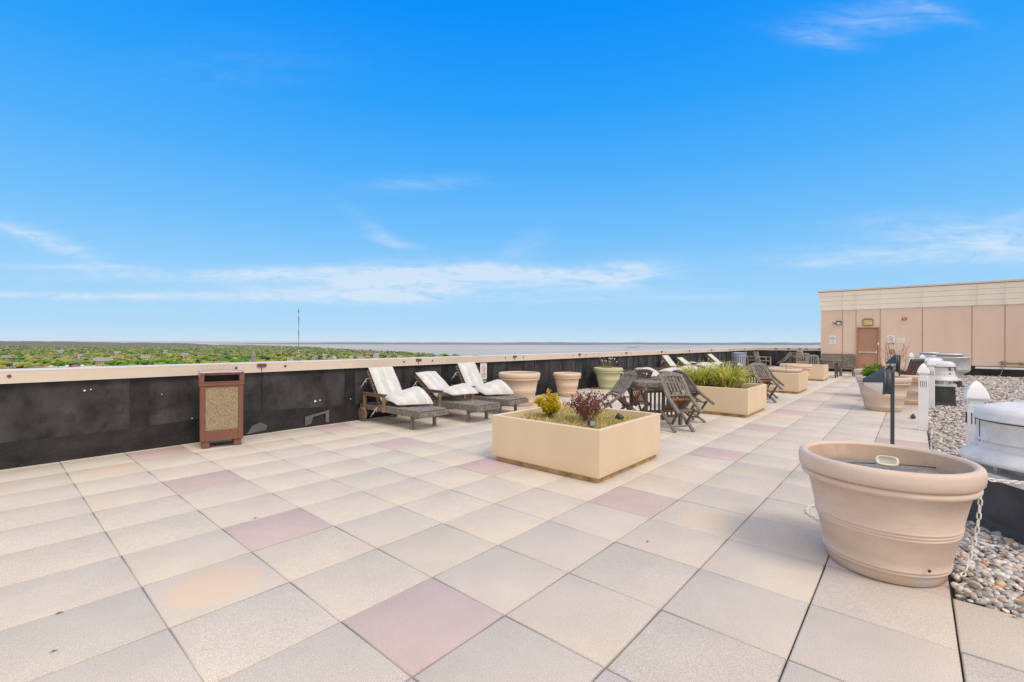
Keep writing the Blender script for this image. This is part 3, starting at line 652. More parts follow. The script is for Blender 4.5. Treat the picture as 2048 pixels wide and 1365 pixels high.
# small spotlights in the planter
def spotlight(x,y,z,label,rz):
    t=empty('garden_spotlight',(x,y,z),rz,label,'spotlight','small dark spotlights in the planters')
    b=MB(); b.lathe([(0,-.05),(.026,-.05),(.036,-.03),(.038,.04),(.032,.045),(.03,.03),(0,.03)],(0,0,.05),16,M=Matrix.Rotation(R_(60),3,'Y')); b.build('head',M['black'],t)
    b=MB(); b.bar((0,0,-.08),(0,0,.04),.014,.014); b.build('stake',M['black'],t)
spotlight(3.30,-.72,.48,'black round spotlight at the right corner of the nearest planter',2)
spotlight(8.02,.12,.60,'black round spotlight beside the ornamental grass',1)
t=empty('square_garden_light',(2.62,-.74,.485),R_(-25),'small square dark grey light in front of the red shrub','light')
b=MB(); b.box((0,0,.065),(.085,.045,.07),0,bev=.006); b.bar((0,0,-.05),(0,0,.04),.015,.015); b.build('housing',M['darkmetal'],t)
b=MB(); b.box((0,-.024,.065),(.065,.004,.05)); b.build('lens',M['wallgrey'],t)
# ornamental grasses
gc=[(.50,.60,.07),(.34,.52,.05),(.68,.66,.10),(.22,.36,.04),(.85,.70,.22),(.95,.68,.34)]
for k,(x,y,n,L,lab) in enumerate(((8.35,-.50,650,.55,'long green and straw ornamental grass clump at the near corner of its planter'),(8.32,.08,650,.56,'long ornamental grass clump at the left side of the planter behind the tipped chairs'),(8.75,-.35,520,.56,'long ornamental grass clump at the back of its planter'))):
    t=empty('ornamental_grass',(x,y,.50),0,lab,'ornamental grass','ornamental grass clumps in the planter')
    mk('foliage',[blades(rs,n*3//4,(0,0,0),.20,L*1.15,.027,gc,lean=1.05,droop=1.0,segs=6),blades(rs,n//3,(0,0,0),.22,L*.6,.009,gc[3:],lean=1.4,droop=1.0,segs=5)],M['leaf'],t)
# thin stakes
for (x,y,lab) in ((13.55,.18,'thin dark metal stake at the left side of the planter with the sunken pot'),(13.62,-.62,'thin dark metal stake near the front corner of the planter with the sunken pot')):
    b=MB(); b.bar((0,0,-.1),(0,0,.42),.008,.008); b.lathe([(0,.44),(.010,.43),(.010,.41),(0,.41)],(0,0,0),8); tag(b.build('garden_stake',M['darkmetal'],loc=(x,y,.45)),lab,'stake')

# stems in green pot
t=empty('dry_flower',(11.0,3.75,.53),0,'thin stems with small white seed heads in the sage green pot','plant')
parts=[blades(rs,120,(-.05,.05,0),.2,.30,.005,[(.36,.36,.14),(.22,.30,.08)],lean=.35,droop=.3)]
mk('foliage',parts,M['leaf'],t)
b=MB()
for k in range(16):
    h=MB()
    a=rs.uniform(0,6.28); r0=.2*rs.uniform(); lean=rs.uniform(.05,.35); L=rs.uniform(.3,.52); p=Vector((.5*r0*math.cos(a),r0*math.sin(a),0)); q=p+Vector((lean*math.cos(a),lean*math.sin(a),L)); b.tube([p,(p+q)/2+Vector((0,0,.04)),q],.003,4)
    c=q; h.lathe([(0,-.016),(.019,-.006),(.019,.007),(0,.016)],c,6); h.build('seed_head',M['signwhite'],t)
b.build('stem',M['exitcase'],t)

# plants in back right pots
shrub('leafy_plant',(10.9,-2.75,.60),'bright green leafy plant in the terracotta pot at the deck edge',9,.26,.22,[(.22,.36,.04),(.34,.45,.06),(.12,.25,.03)],700,.07,M['bark'],seed=21,group='small plants in the deck edge pots')
shrub('purple_plant',(10.98,-3.0,.60),'dark purple stemmed plant beside the green leafy plant',8,.34,.14,[(.10,.04,.06),(.14,.06,.06),(.2,.2,.05)],420,.05,M['woodpost'],seed=22)
shrub('small_green_plant',(13.93,-2.62,.62),'low green plant in the farther terracotta pot',9,.20,.25,[(.20,.34,.05),(.32,.42,.08)],420,.07,M['bark'],seed=23)
t=empty('bare_twig_bush',(13.6,-2.98,.0),0,'bare reddish twigs rising above the deck edge pots','shrub')
b=MB()
for k in range(26):
    a=rs.uniform(0,6.28); tip=Vector((.42*math.cos(a)*rs.uniform(.2,1),.42*math.sin(a)*rs.uniform(.2,1),rs.uniform(1.05,1.62))); m_=tip*.55+Vector((rs.normal(0,.04),rs.normal(0,.04),.1))
    b.tube([(0,0,.55),m_,tip],.006,4,taper=.4)
    for q in range(3):
        p0=m_.lerp(tip,rs.uniform(0,.9)); d=Vector(rs.normal(0,.09,3)); d.z=abs(d.z)+.08; b.tube([p0,p0+d],.0035,3,taper=.4)
b.build('stem',M['woodpost'],t)
shrub('red_trailing_plant',(12.8,-3.30,.58),'reddish low plant in the peach pot near the posts',7,.17,.28,[(.30,.10,.06),(.35,.12,.10),(.18,.14,.06)],260,.05,M['bark'],seed=25)

# ------------------------------------------------------------------ litter bin
def litter_bin():
    t=empty('litter_bin',(.385,3.86,0),R_(-14),'brown plastic litter bin with pebbled panels against the black parapet','litter bin')
    w,d=.50,.40
    b=MB(); 
    for sx in (-1,1):
        for sy in (-1,1): b.box((sx*(w/2-.05),sy*(d/2-.05),.075),(.09,.09,.15),0,bev=.006); 
    for k,(sx,sy) in enumerate(((-1,-1),(1,-1),(-1,1),(1,1))):
        c=MB(); c.box((sx*(w/2-.065),sy*(d/2-.07),.05),(.09,.09,.10),0,bev=.006); c.build('leg',M['bin'],t)
    b=MB(); 
    for sx in (-1,1):
        for sy in (-1,1): b.box((sx*(w/2-.03),sy*(d/2-.03),.475),(.06,.06,.75),0,bev=.005)
    for sy in (-1,1): b.box((0,sy*(d/2-.03),.17),(w-.12,.055,.14)); b.box((0,sy*(d/2-.03),.84),(w-.12,.055,.03))
    for sx in (-1,1): b.box((sx*(w/2-.03),0,.17),(.055,d-.12,.14)); b.box((sx*(w/2-.03),0,.84),(.055,d-.12,.03))
    b.box((0,0,.11),(w-.1,d-.1,.02))
    b.build('frame',M['bin'],t)
    b=MB()
    for sy in (-1,1): b.box((0,sy*(d/2-.028),.535),(w-.12,.03,.59))
    for sx in (-1,1): b.box((sx*(w/2-.028),0,.535),(.03,d-.12,.59))
    b.build('pebble_panel',M['pebble'],t)
    # hood
    b=MB(); hw,hd=w/2+.012,d/2+.012; z0,z1=.855,1.0
    b.box((0,0,.865),(2*hw,2*hd,.05),0,bev=.006)
    for sx in (-1,1): b.box((sx*(hw-.03),0,.955),(.06,2*hd,.13),0,bev=.006)
    for sy in (-1,1): b.box((0,sy*(hd-.012),.888),(2*hw-.1,.024,.022)); 
    for sy in (-1,1): b.box((0,sy*(hd-.012),1.002),(2*hw-.1,.024,.03))
    b.build('hood',M['bin'],t)
    vs=[];fs=[];n=12
    for k in range(n+1):
        xx=-hw+2*hw*k/n; q=1-(abs(xx)/hw)**3.2; z=1.030+.022*q
        e=.0
        vs+=[(xx,-hd,z-.045),(xx,-hd,z-.012),(xx,-hd+.02,z),(xx,hd-.02,z),(xx,hd,z-.012),(xx,hd,z-.045)]
    for k in range(n):
        for q in range(5): a=k*6+q; fs.append((a,a+6,a+7,a+1))
        a=k*6; fs.append((a,a+5,a+11,a+6))
    fs.append((0,1,2,3,4,5)); fs.append(tuple(n*6+q for q in range(5,-1,-1)))
    b=MB(); b.add([(x,y,z-.012) for x,y,z in vs],fs,0,True); b.build('hood_top',M['bintop'],t)
    b=MB(); b.box((0,.05,.92),(w-.10,.012,.10)); b.box((0,0,.89),(w-.11,d-.12,.01)); b.build('liner',M['binliner'],t)
m=bpy.data.materials.new('pebble_aggregate'); m.use_nodes=True; nt=m.node_tree; N=nt.nodes; L=nt.links; bs=N['Principled BSDF']; bs.inputs['Roughness'].default_value=.75
tc=N.new('ShaderNodeTexCoord'); v=N.new('ShaderNodeTexVoronoi'); v.inputs['Scale'].default_value=150; L.new(tc.outputs['Object'],v.inputs[0])
cr=N.new('ShaderNodeValToRGB'); e=cr.color_ramp.elements; e[0].color=(.26,.18,.10,1); e[1].color=(.66,.55,.38,1); e[1].position=.9; x_=e.new(.35); x_.color=(.50,.37,.20,1); x_=e.new(.6); x_.color=(.38,.30,.20,1)
sx=N.new('ShaderNodeSeparateColor'); L.new(v.outputs['Color'],sx.inputs[0]); L.new(sx.outputs[0],cr.inputs[0])
mr=N.new('ShaderNodeMapRange'); mr.inputs[1].default_value=.2; mr.inputs[2].default_value=.7; mr.inputs[3].default_value=1; mr.inputs[4].default_value=.5; L.new(v.outputs['Distance'],mr.inputs[0])
mx=N.new('ShaderNodeMix'); mx.data_type='RGBA'; mx.blend_type='MULTIPLY'; mx.inputs[0].default_value=1; L.new(cr.outputs[0],mx.inputs[6]); L.new(mr.outputs[0],mx.inputs[7]); L.new(mx.outputs[2],bs.inputs['Base Color'])
bp=N.new('ShaderNodeBump'); bp.inputs['Strength'].default_value=.8; bp.inputs['Distance'].default_value=.006; bp.invert=True; L.new(v.outputs['Distance'],bp.inputs['Height']); L.new(bp.outputs[0],bs.inputs['Normal'])
M['pebble']=m
litter_bin()

# ------------------------------------------------------------------ loungers
m=bpy.data.materials.new('striped_cushion_fabric'); m.use_nodes=True; nt=m.node_tree; N=nt.nodes; L=nt.links; bs=N['Principled BSDF']; bs.inputs['Roughness'].default_value=.9; bs.inputs['Specular IOR Level'].default_value=.1
at=N.new('ShaderNodeAttribute'); at.attribute_name='tint'; sx=N.new('ShaderNodeSeparateColor'); L.new(at.outputs['Color'],sx.inputs[0])
cr=N.new('ShaderNodeValToRGB'); cr.color_ramp.interpolation='LINEAR'
base=(.58,.58,.58,1); st=(.72,.705,.66,1)
e=cr.color_ramp.elements; e[0].color=base; e[1].color=base
for a,bb in ((.14,.155),(.19,.225),(.26,.27),(.48,.495),(.53,.565),(.60,.61),(.84,.875)):
    for p_,c_ in ((a-.006,base),(a,st),(bb,st),(bb+.006,base)):
        x_=e.new(p_); x_.color=c_
        if len(e)>30: break
    if len(e)>28: break
L.new(sx.outputs[0],cr.inputs[0])
nz=N.new('ShaderNodeTexNoise'); nz.inputs['Scale'].default_value=7; tc=N.new('ShaderNodeTexCoord'); L.new(tc.outputs['Object'],nz.inputs[0])
mr=N.new('ShaderNodeMapRange'); mr.inputs[1].default_value=.3; mr.inputs[2].default_value=.7; mr.inputs[3].default_value=.88; mr.inputs[4].default_value=1.05; L.new(nz.outputs[0],mr.inputs[0])
mx=N.new('ShaderNodeMix'); mx.data_type='RGBA'; mx.blend_type='MULTIPLY'; mx.inputs[0].default_value=1; L.new(cr.outputs[0],mx.inputs[6]); L.new(mr.outputs[0],mx.inputs[7]); L.new(mx.outputs[2],bs.inputs['Base Color'])
n4=N.new('ShaderNodeTexNoise'); n4.inputs['Scale'].default_value=11; n4.inputs['Detail'].default_value=5; L.new(tc.outputs['Object'],n4.inputs[0]); bp=N.new('ShaderNodeBump'); bp.inputs['Strength'].default_value=.5; bp.inputs['Distance'].default_value=.02; L.new(n4.outputs[0],bp.inputs['Height']); L.new(bp.outputs[0],bs.inputs['Normal'])
M['cushion']=m

def cushion_mesh(path,w,tk,twist):
    # path: list of (y,z) centre line; twist(u)-> (dy, dz) offsets across the width
    P=[Vector((0,y,z)) for y,z in path]
    # resample
    seg=[(P[i+1]-P[i]).length for i in range(len(P)-1)]; Lt=sum(seg); nu=56; nv=20
    def at_(s):
        for i,l in enumerate(seg):
            if s<=l or i==len(seg)-1: return P[i].lerp(P[i+1],min(1,s/l))
            s-=l
    C_=[at_(Lt*k/nu) for k in range(nu+1)]
    for it in range(3): C_=[C_[0]]+[(C_[k-1]+C_[k]*2+C_[k+1])/4 for k in range(1,nu)]+[C_[-1]]
    vs=[];ts=[]
    for side in (1,-1):
        for k in range(nu+1):
            t=(C_[min(k+1,nu)]-C_[max(k-1,0)]).normalized(); n=Vector((0,-t.z,t.y))
            if n.z<0 and abs(t.y)>.3: n=-n
            if k==0: pn=n
            if n.dot(pn)<0: n=-n
            pn=n
            u=k/nu
            for q in range(nv+1):
                v=2*q/nv-1; f=(1-abs(v)**5)**.5*(1-abs(2*u-1)**24)**.5
                puff=1+.12*math.sin(u*23+v*2)+.10*math.cos(v*5+u*9)
                p=C_[k]+Vector((v*w/2*(1-.04*(1-f)),0,0))+n*side*tk/2*f*puff
                dy,dz=twist(u,v); p+=Vector((0,dy,dz)); vs.append(p); ts.append(((v+1)/2,u,0))
    fs=[]; W=nv+1; O=(nu+1)*W
    for k in range(nu):
        for q in range(nv):
            a=k*W+q; fs.append((a,a+1,a+1+W,a+W)); a+=O; fs.append((a,a+W,a+1+W,a+1))
    V=np.array([tuple(v) for v in vs]); F=np.array(fs)
    return np_mesh('cushion',V,F,[M['cushion']],np.array(ts),smooth=True)
def lounger_obj(x,yfoot,label,back=(.26+.0,.55),hinge=1.27,kind='up',cush=None,twist=None,W=.60,group='wooden sun loungers along the parapet',shade=1):
    """local x 0..W, local y 0 = foot end, +y towards the wall"""
    t=empty('sun_lounger',(x,yfoot,0),0,label,'sun lounger',group)
    Lr=1.78; z0,z1=.215,.305
    for sx in (0,1):
        b=MB(); xx=.02+sx*(W-.04); b.box((xx,Lr/2,(z0+z1)/2),(.035,Lr,z1-z0),0,bev=.004); b.build('side_rail',M['wood'],t)
    for (cy_,cz_,dx_,dz_) in ((.018,(z0+z1)/2,.075,z1-z0-.002),(.30,z0-.03,.12,.05),(Lr-.018,(z0+z1)/2,.075,z1-z0-.004),(hinge,z0+.03,.075,.05)):
        b=MB(); b.box((W/2,cy_,cz_),(W-dx_,.032,dz_),0,bev=.003); b.build('cross_rail',M['wood'],t)
    b=MB(); n=11; ln=hinge-.04
    for k in range(n):
        yy=.045+ln*(k+.5)/n-.01; b.box((W/2,yy,z1+.0105),(W-.004,ln/n-.027,.018),0,M=Matrix.Rotation(rnd.uniform(-.012,.012),3,'X'),bev=.003)
    b.build('slatted_platform',M['woodslat'],t)
    for sx in (0,1):
        b=MB(); b.bar((.065+sx*(W-.13),.30,0),(.065+sx*(W-.13),.30,z0+.06),.05,.05,0,bev=.004); b.build('leg',M['wood'],t)
    # wheels
    for sx in (0,1):
        xx=-.045 if sx==0 else W+.045
        My=Matrix.Rotation(R_(90),3,'Y')
        b=MB(); b.lathe([(.10,-.019),(.122,-.019),(.128,-.012),(.128,.012),(.122,.019),(.10,.019)],(xx,1.62,.128),28,M=My); wh=b.build('wheel',M['tyre'],t)
        b=MB(); b.lathe([(0,-.016),(.03,-.02),(.035,-.012),(.06,-.011),(.065,-.016),(.1,-.016),(.1,.016),(.065,.016),(.06,.011),(.035,.012),(.03,.02),(0,.016)],(xx,1.62,.128),28,M=My); b.build('hub',M['hub'],wh)
    b=MB(); b.tube([(-.06,1.62,.128),(W+.06,1.62,.128)],.010,8); b.bar((.05,1.62,.12),(.05,1.62,z0+.02),.04,.05); b.bar((W-.05,1.62,.12),(W-.05,1.62,z0+.02),.04,.05); b.build('axle',M['wooddark'],t)
    # arms with two posts each
    for sx in (0,1):
        xx=-.012+sx*(W+.024)
        b=MB(); b.box((xx,1.30,.515),(.075,.72,.024),0,bev=.006); ar=b.build('armrest',M['wooddark'] if shade else M['woodpost'],t)
        c=MB(); c.box((xx,1.30,.487),(.04,.62,.030)); c.build('arm_rail',M['woodarm'],ar)
        for yy in (1.0,1.60):
            c=MB(); c.bar((xx,yy,.215),(xx,yy,.4995),.045,.055,0,bev=.004); c.build('arm_post',M['woodpost'],ar)
    # backrest
    (by,bz)=back; b=MB(); h0=Vector((0,hinge,z1+.0)); top=Vector((0,hinge+by,z1+bz)); d=(top-h0).normalized()
    for xx in (.055,W-.055): b=MB(); b.bar((xx,h0.y,h0.z),(xx,top.y,top.z),.04,.028,0,up=(1,0,0),bev=.003); b.build('backrest_rail',M['woodpost'],t)
    b=MB(); n=10; L_=(top-h0).length
    for k in range(n):
        p=h0+d*(L_*(k+.5)/n); nn=Vector((0,-d.z,d.y)); q=p+nn*.018
        b.bar((.03,q.y,q.z),(W-.03,q.y,q.z),L_/n-.02,.016,0,up=tuple(d))
    b.build('backrest_slats',M['woodslat'],t)
    b=MB(); q=h0+d*L_*.6; b.bar((W/2,q.y+.02,q.z),(W/2,min(1.74,q.y+.18),z0+.03),.035,.025); b.build('prop',M['wood'],t)
    # cushion
    if cush:
        me=cushion_mesh(cush,W-.06,.085,twist or (lambda u,v:(0,0)))
        o=bpy.data.objects.new('seat_cushion',me); col.objects.link(o); o.location=(x+W/2,yfoot,0)
        tag(o,'striped cushion on the '+label.replace('weathered ','').replace('wooden sun lounger','lounger'),'cushion','striped lounger cushions')
        ties=MB(); p=h0+d*L_*.8
        for (q,s) in ((h0+d*L_*.78,1),(h0+Vector((0,-.02,-.02)),-1)):
            for k in range(3):
                e1=Vector((-.02,q.y,q.z)); e2=e1+Vector((-.03-.02*k,-.02+.03*k,-.05*k-.02)); e3=e2+Vector((-.01,.03*(k-1),-.05)); ties.tube([e1+Vector((.05,0,0)),e1,e2,e3],.0035,5)
        tt=ties.build('cushion_tie',M['signwhite'],o,(-W/2,0,0))
    return t
def curve_cushion(by,bz,hinge,knee_y,knee_z,end_y,ez=.37):
    zt=.305; d=Vector((by,bz)).normalized(); L_=math.hypot(by,bz); nrm=Vector((-d.y,d.x))
    off=.072
    top=(hinge+by+nrm.x*off+d.x*.03, zt+bz+nrm.y*off+d.y*.03); lo=(hinge+nrm.x*off+.0,zt+.09+nrm.y*.0)
    pts=[top]
    for k in range(1,7): f=k/7; pts.append((top[0]*(1-f)+lo[0]*f,top[1]*(1-f)+lo[1]*f))
    pts+=[lo,(lo[0]-.06,lo[1]-.015)]
    for k in range(1,8):
        f=k/8; y=lo[0]-.06+(knee_y-lo[0]+.06)*f; z=lo[1]-.015+(knee_z-lo[1])*math.sin(f*math.pi/2)**1.2
        pts.append((y,z))
    for k in range(0,9):
        f=k/8; y=knee_y+(end_y-knee_y)*f; z=ez+(knee_z-ez)*math.cos(f*math.pi/2)**.9 if f<1 else ez
        pts.append((y,z))
    return pts
def tw(a,s=.5):
    def f(u,v):
        k=max(0,min(1,(u-s)/(1-s))); h=math.sin(math.pi*k)**.8 if 0<k<1 else 0; return (-a*v*.16*k, a*(v+1)*.5*.20*h)
    return f
LG=[ # x, yfoot, back vector, knee, end
 (2.78,2.50,(.40,.60),(.98,.43),.52,.37,tw(1.0),'weathered wooden sun lounger nearest the litter bin'),
 (3.88,2.32,(.62,.44),(1.02,.50),.62,.46,tw(.55),'weathered wooden sun lounger in the middle of the front three'),
 (4.88,2.46,(.36,.62),(.96,.43),.52,.37,tw(1.0),'weathered wooden sun lounger in front of the parapet sign'),
]
for (x,yf,bk,kn,ey,ez,twf,lab) in LG:
    hg=1.22
    lounger_obj(x,yf,lab,bk,hg,cush=curve_cushion(bk[0],bk[1],hg,kn[0],kn[1],ey,ez),twist=twf)
for (x,yf,bk,kn,ey,lab) in ((11.9,2.45,(.62,.16),(.8,.52),.3,'wooden sun lounger just behind the green pot'),
     (13.75,2.35,(.66,.10),(.75,.45),.2,'wooden sun lounger with nearly flat back beyond the green pot'),
     (15.75,2.45,(.42,.56),(.85,.44),.3,'wooden sun lounger with raised back left of the ornamental grass'),
     (17.5,2.45,(.50,.42),(.85,.52),.25,'wooden sun lounger with half raised back behind the ornamental grass'),
     (19.2,2.45,(.62,.16),(.85,.48),.25,'wooden sun lounger mostly hidden by the ornamental grass'),
     (21.3,2.45,(.50,.50),(.85,.40),.3,'wooden sun lounger with raised back in front of the pale blue litter bin')):
    lounger_obj(x,yf,lab,bk,1.22,cush=curve_cushion(bk[0],bk[1],1.22,kn[0],kn[1],ey),twist=tw(.5))

# ------------------------------------------------------------------ tipped folding chairs
def tipped_chair(loc,ang,label,group='folding chairs tipped against the round tables'):
    """local +x points away from the table, feet at the origin"""
    t=empty('folding_chair',loc,ang,label,'chair',group); w=.20
    T_=(-.43,.90); Bd=(-.155,.56); E=(.155,.335); Sx=(-.42,.26)
    for s in (-1,1):
        b=MB(); y=s*w
        b.bar((T_[0],y,T_[1]),(Bd[0],y,Bd[1]),.038,.058,0,up=(0,1,0),bev=.005); b.bar((Bd[0]-.012,y,Bd[1]+.012),(E[0],y,E[1]),.038,.058,0,up=(0,1,0),bev=.005)
        b.build('back_stile',M['wood'],t)
        b=MB(); y=s*(w-.035); b.bar((Sx[0]+.02,y,Sx[1]+.03),(0,y,.012),.034,.055,0,up=(0,1,0),bev=.005); b.build('leg',M['wood'],t)
        b=MB(); y=s*(w-.068); b.bar((.06,y,.385),(-.16,y,.10),.026,.04,0,up=(0,1,0),bev=.004); b.build('brace',M['wooddark'],t)
        b=MB(); y=s*(w-.07); b.bar((Bd[0]+.02,y,Bd[1]-.03),(Sx[0]-.02,y,Sx[1]-.01),.03,.05,0,up=(0,1,0)); b.build('seat_rail',M['wooddark'],t)
    # arched top rail
    b=MB(); n=8; dx,dz=(Bd[0]-T_[0]),(Bd[1]-T_[1]); L_=math.hypot(dx,dz); ux,uz=dx/L_,dz/L_; nx,nz=uz,-ux
    def PB(s,y,o=0): return (T_[0]+ux*s+nx*o,y,T_[1]+uz*s+nz*o)
    vs=[];fs=[]
    for k in range(n+1):
        y=-w+.016+(2*w-.032)*k/n; a=.035*(1-(2*k/n-1)**2)
        for (s,o) in ((.055-a*.6,-.012),(-.015-a,-.012),(-.015-a,.012),(.055-a*.6,.012)): vs.append(PB(s,y,o))
    for k in range(n):
        for q in range(4): fs.append((k*4+q,k*4+(q+1)%4,k*4+4+(q+1)%4,k*4+4+q))
    fs+=[(3,2,1,0),(n*4,n*4+1,n*4+2,n*4+3)]
    b.add(vs,fs); b.build('top_rail',M['wood'],t); b=MB(); b.bar(PB(L_-.01,-w+.016),PB(L_-.01,w-.016),.05,.024,0,up=(ux,0,uz)); b.build('lower_rail',M['wood'],t)
    b=MB()
    for k in range(6):
        y=-w+.016+(2*w-.032)*(k+.5+.0)/6; a=.03*(1-((k+.5)/3-1)**2); 
        b.bar(PB(.035-a,y),PB(L_-.03,y+rnd.uniform(-.004,.004)),.030,.014,0,up=(nx,0,nz),bev=.003)
    b.build('back_slats',M['wood'],t)
    b=MB()
    for k in range(7):
        y=-w+.08+(2*w-.16)*k/6; b.bar((Bd[0]+.01,y,Bd[1]-.03),(Sx[0],y,Sx[1]+.01),.024,.014,0,up=(.7,0,-.7))
    b.bar((Bd[0]+.035,-w+.05,Bd[1]-.045),(Bd[0]+.035,w-.05,Bd[1]-.045),.05,.02,0); b.bar((Sx[0]+.08,-w+.05,Sx[1]+.05),(Sx[0]+.08,w-.05,Sx[1]+.05),.035,.022,0)
    b.build('seat',M['woodorange'],t)
    for (x_,z_,e_) in ((-.10,.085,.04),(.02,.36,.06)): b=MB(); b.bar((x_,-w+e_,z_),(x_,w-e_,z_),.03,.02); b.build('stretcher',M['wood'],t)
    return t
def round_table(loc,label,h=.735,r=.50,rot=0):
    t=empty('round_table',loc,rot,label,'table','round folding tables')
    b=MB(); n=8
    pts=[(r*math.cos(2*math.pi*(k+.5)/n)*1.03,r*math.sin(2*math.pi*(k+.5)/n)*1.03) for k in range(n)]
    # rim ring and slats
    for k in range(n):
        a=Vector((*pts[k],h-.014)); c=Vector((*pts[(k+1)%n],h-.014)); 
        m1=(a+c)/2; inn=m1*0; a2=a-(a-Vector((0,0,a.z))).normalized()*.03; c2=c-(c-Vector((0,0,c.z))).normalized()*.03
        b.bar(a2,c2,.028,.07,0,up=(0,0,1))
    for k in range(9):
        y=-r*.84+k*r*1.68/8; x=math.sqrt(max(.01,(r*.93)**2-y*y)); b.box((0,y,h-.012),(2*x,.085,.018),0,bev=.003)
    b.build('tabletop',M['woodslat'],t)
    b=MB(); 
    for (a,c) in (((-.36,-.30),(.36,-.30)),((.36,-.30),(.36,.30)),((.36,.30),(-.36,.30)),((-.36,.30),(-.36,-.30))): b.bar((*a,h-.085),(*c,h-.085),.022,.075)
    b.build('apron',M['wood'],t)
    for (x,y) in ((-.33,-.27),(.33,-.27),(.33,.27),(-.33,.27)):
        b=MB(); b.bar((x,y,0),(x,y,h-.03),.05,.05,0,bev=.004); b.build('leg',M['wooddark'],t)
    b=MB(); 
    for y in (-.27,.27): b.bar((-.33,y,.16),(.33,y,.16),.03,.05)
    for k in range(7): x=-.24+.08*k; b.bar((x,-.27,.17),(x,-.27,.58),.035,.02)
    b.bar((-.30,-.27,.60),(.30,-.27,.60),.03,.05)
    b.build('leg_frame',M['wooddark'],t)
    return t
TA=R_(-126)
def table_set(T,labs,tl,R=.90,seedrot=0):
    round_table((T[0],T[1],0),tl,rot=TA+R_(90))
    for k,lab in enumerate(labs):
        if lab is None: continue
        a=TA+k*R_(90); tipped_chair((T[0]+R*math.cos(a),T[1]+R*math.sin(a),0),a,lab)
table_set((6.12,.07),['nearest tipped folding chair with orange seat underside at the first round table','folding chair seen side on between first round table and grass planter','folding chair on the far side of the first round table','folding chair leaning left of the first round table behind the red shrub'],'weathered round slatted table between the nearest two cream planters')
table_set((11.12,-.10),['folding chair tipped against the second round table right of the ornamental grass','folding chair seen side on beside the third cream planter','folding chair on the far side of the second round table','folding chair hidden mostly by the ornamental grass'],'weathered round table behind the ornamental grass planter')

# ------------------------------------------------------------------ upright furniture far back
def armchair(loc,rz,label,arms=True,m='woodpale',wd=.58,group='wooden garden chairs near the tan building',back=.92):
    t=empty('garden_chair',loc,rz,label,'chair',group)  # faces local -y
    w=wd/2
    for sx in (-1,1):
        b=MB(); b.bar((sx*w,-.24,0),(sx*w,-.24,.62 if arms else .42),.05,.05); b.build('leg',M[m],t)
        b=MB(); b.bar((sx*w,.24,0),(sx*w,.24,.44),.05,.05); b.bar((sx*w,.24,.43),(sx*w,.34,back),.05,.04); b.build('leg',M[m],t)
        if arms: b=MB(); b.box((sx*w,.02,.635),(.065,.60,.025),0,bev=.005); b.build('armrest',M[m],t)
    b=MB()
    for k in range(6): b.box((0,-.22+.09*k,.43),(wd-.03,.075,.02))
    b.box((0,-.25,.385),(wd-.05,.025,.06)); b.box((0,.24,.385),(wd-.05,.025,.06)); b.build('seat',M[m],t)
    b=MB(); n=max(6,int(wd/.075))
    for k in range(n): x=-w+.05+(wd-.10)*k/(n-1); b.bar((x,.255,.50),(x,.335,back-.05),.035,.015)
    b.bar((-w,.34,back-.03),(w,.34,back-.03),.03,.07); b.bar((-w,.255,.49),(w,.255,.49),.03,.05); b.build('backrest',M[m],t)
    b=MB(); b.bar((-w,-.22,.14),(-w,.24,.14),.03,.04); b.bar((w,-.22,.14),(w,.24,.14),.03,.04); b.bar((-w,.0,.14),(w,.0,.14),.04,.03); b.build('stretcher',M[m],t)
    return t
armchair((*spot(tpx(1526),25.6),0),R_(32),'pale wooden armchair standing alone in the far corner of the parapet').scale=(1.12,1.12,1.03)
armchair((27.5,4.0-.35,0),R_(20),'pale wooden armchair behind the pale blue litter bin')
armchair((26.38,-.50,0),R_(-90),'long dark wooden bench against the tan wall left of the door',m='wood',wd=1.32,group=None,back=.88)['category']='bench'
armchair((22.75,-1.25,0),R_(-90)+R_(180)+R_(12),'upright wooden chair seen from behind right of the farthest planter',arms=False,m='wood',wd=.46,back=.94)
round_table((21.6,-.72,0),'small weathered table behind the farthest cream planter',r=.46)
round_table((26.6,1.15,0),'round table with chairs near the far parapet',r=.66,rot=.3)
tipped_chair((20.75,-.30,0),R_(195),'folding chair back leaning on the table behind the farthest planter',group='wooden garden chairs near the tan building')
armchair((25.6,.85,0),R_(90)+R_(10),'upright slatted chair with its back to the camera at the far round table',arms=False,m='woodpale',wd=.50)
armchair((27.6,1.5,0),R_(-80),'dark chair on the far side of the far round table',arms=True,m='wood')
tipped_chair((25.95,1.85,0),R_(120),'folding chair tipped against the left side of the far round table',group='wooden garden chairs near the tan building')

# blue slatted litter bin
t=empty('slatted_litter_bin',(26.0,4.75-.75,0),0,'round pale blue slatted metal litter bin by the far parapet','litter bin')
b=MB()
for k in range(26): a=2*math.pi*k/26; b.bar((.36*math.cos(a),.36*math.sin(a),.10),(.40*math.cos(a),.40*math.sin(a),.86),.05,.010,0,up=(math.cos(a),math.sin(a),0))
b.build('slats',M['bluecan'],t)
b=MB(); 
for z,r in ((.12,.365),(.70,.40),(.87,.42)): b.tube([(r*math.cos(2*math.pi*k/32),r*math.sin(2*math.pi*k/32),z) for k in range(32)],.018,6,closed=True)
b.build('rim',M['bluecan'],t)
b=MB(); b.lathe([(0,.08),(.33,.08),(.345,.80),(.33,.80),(.32,.1),(0,.1)],(0,0,0),32); b.build('liner',M['binliner'],t)

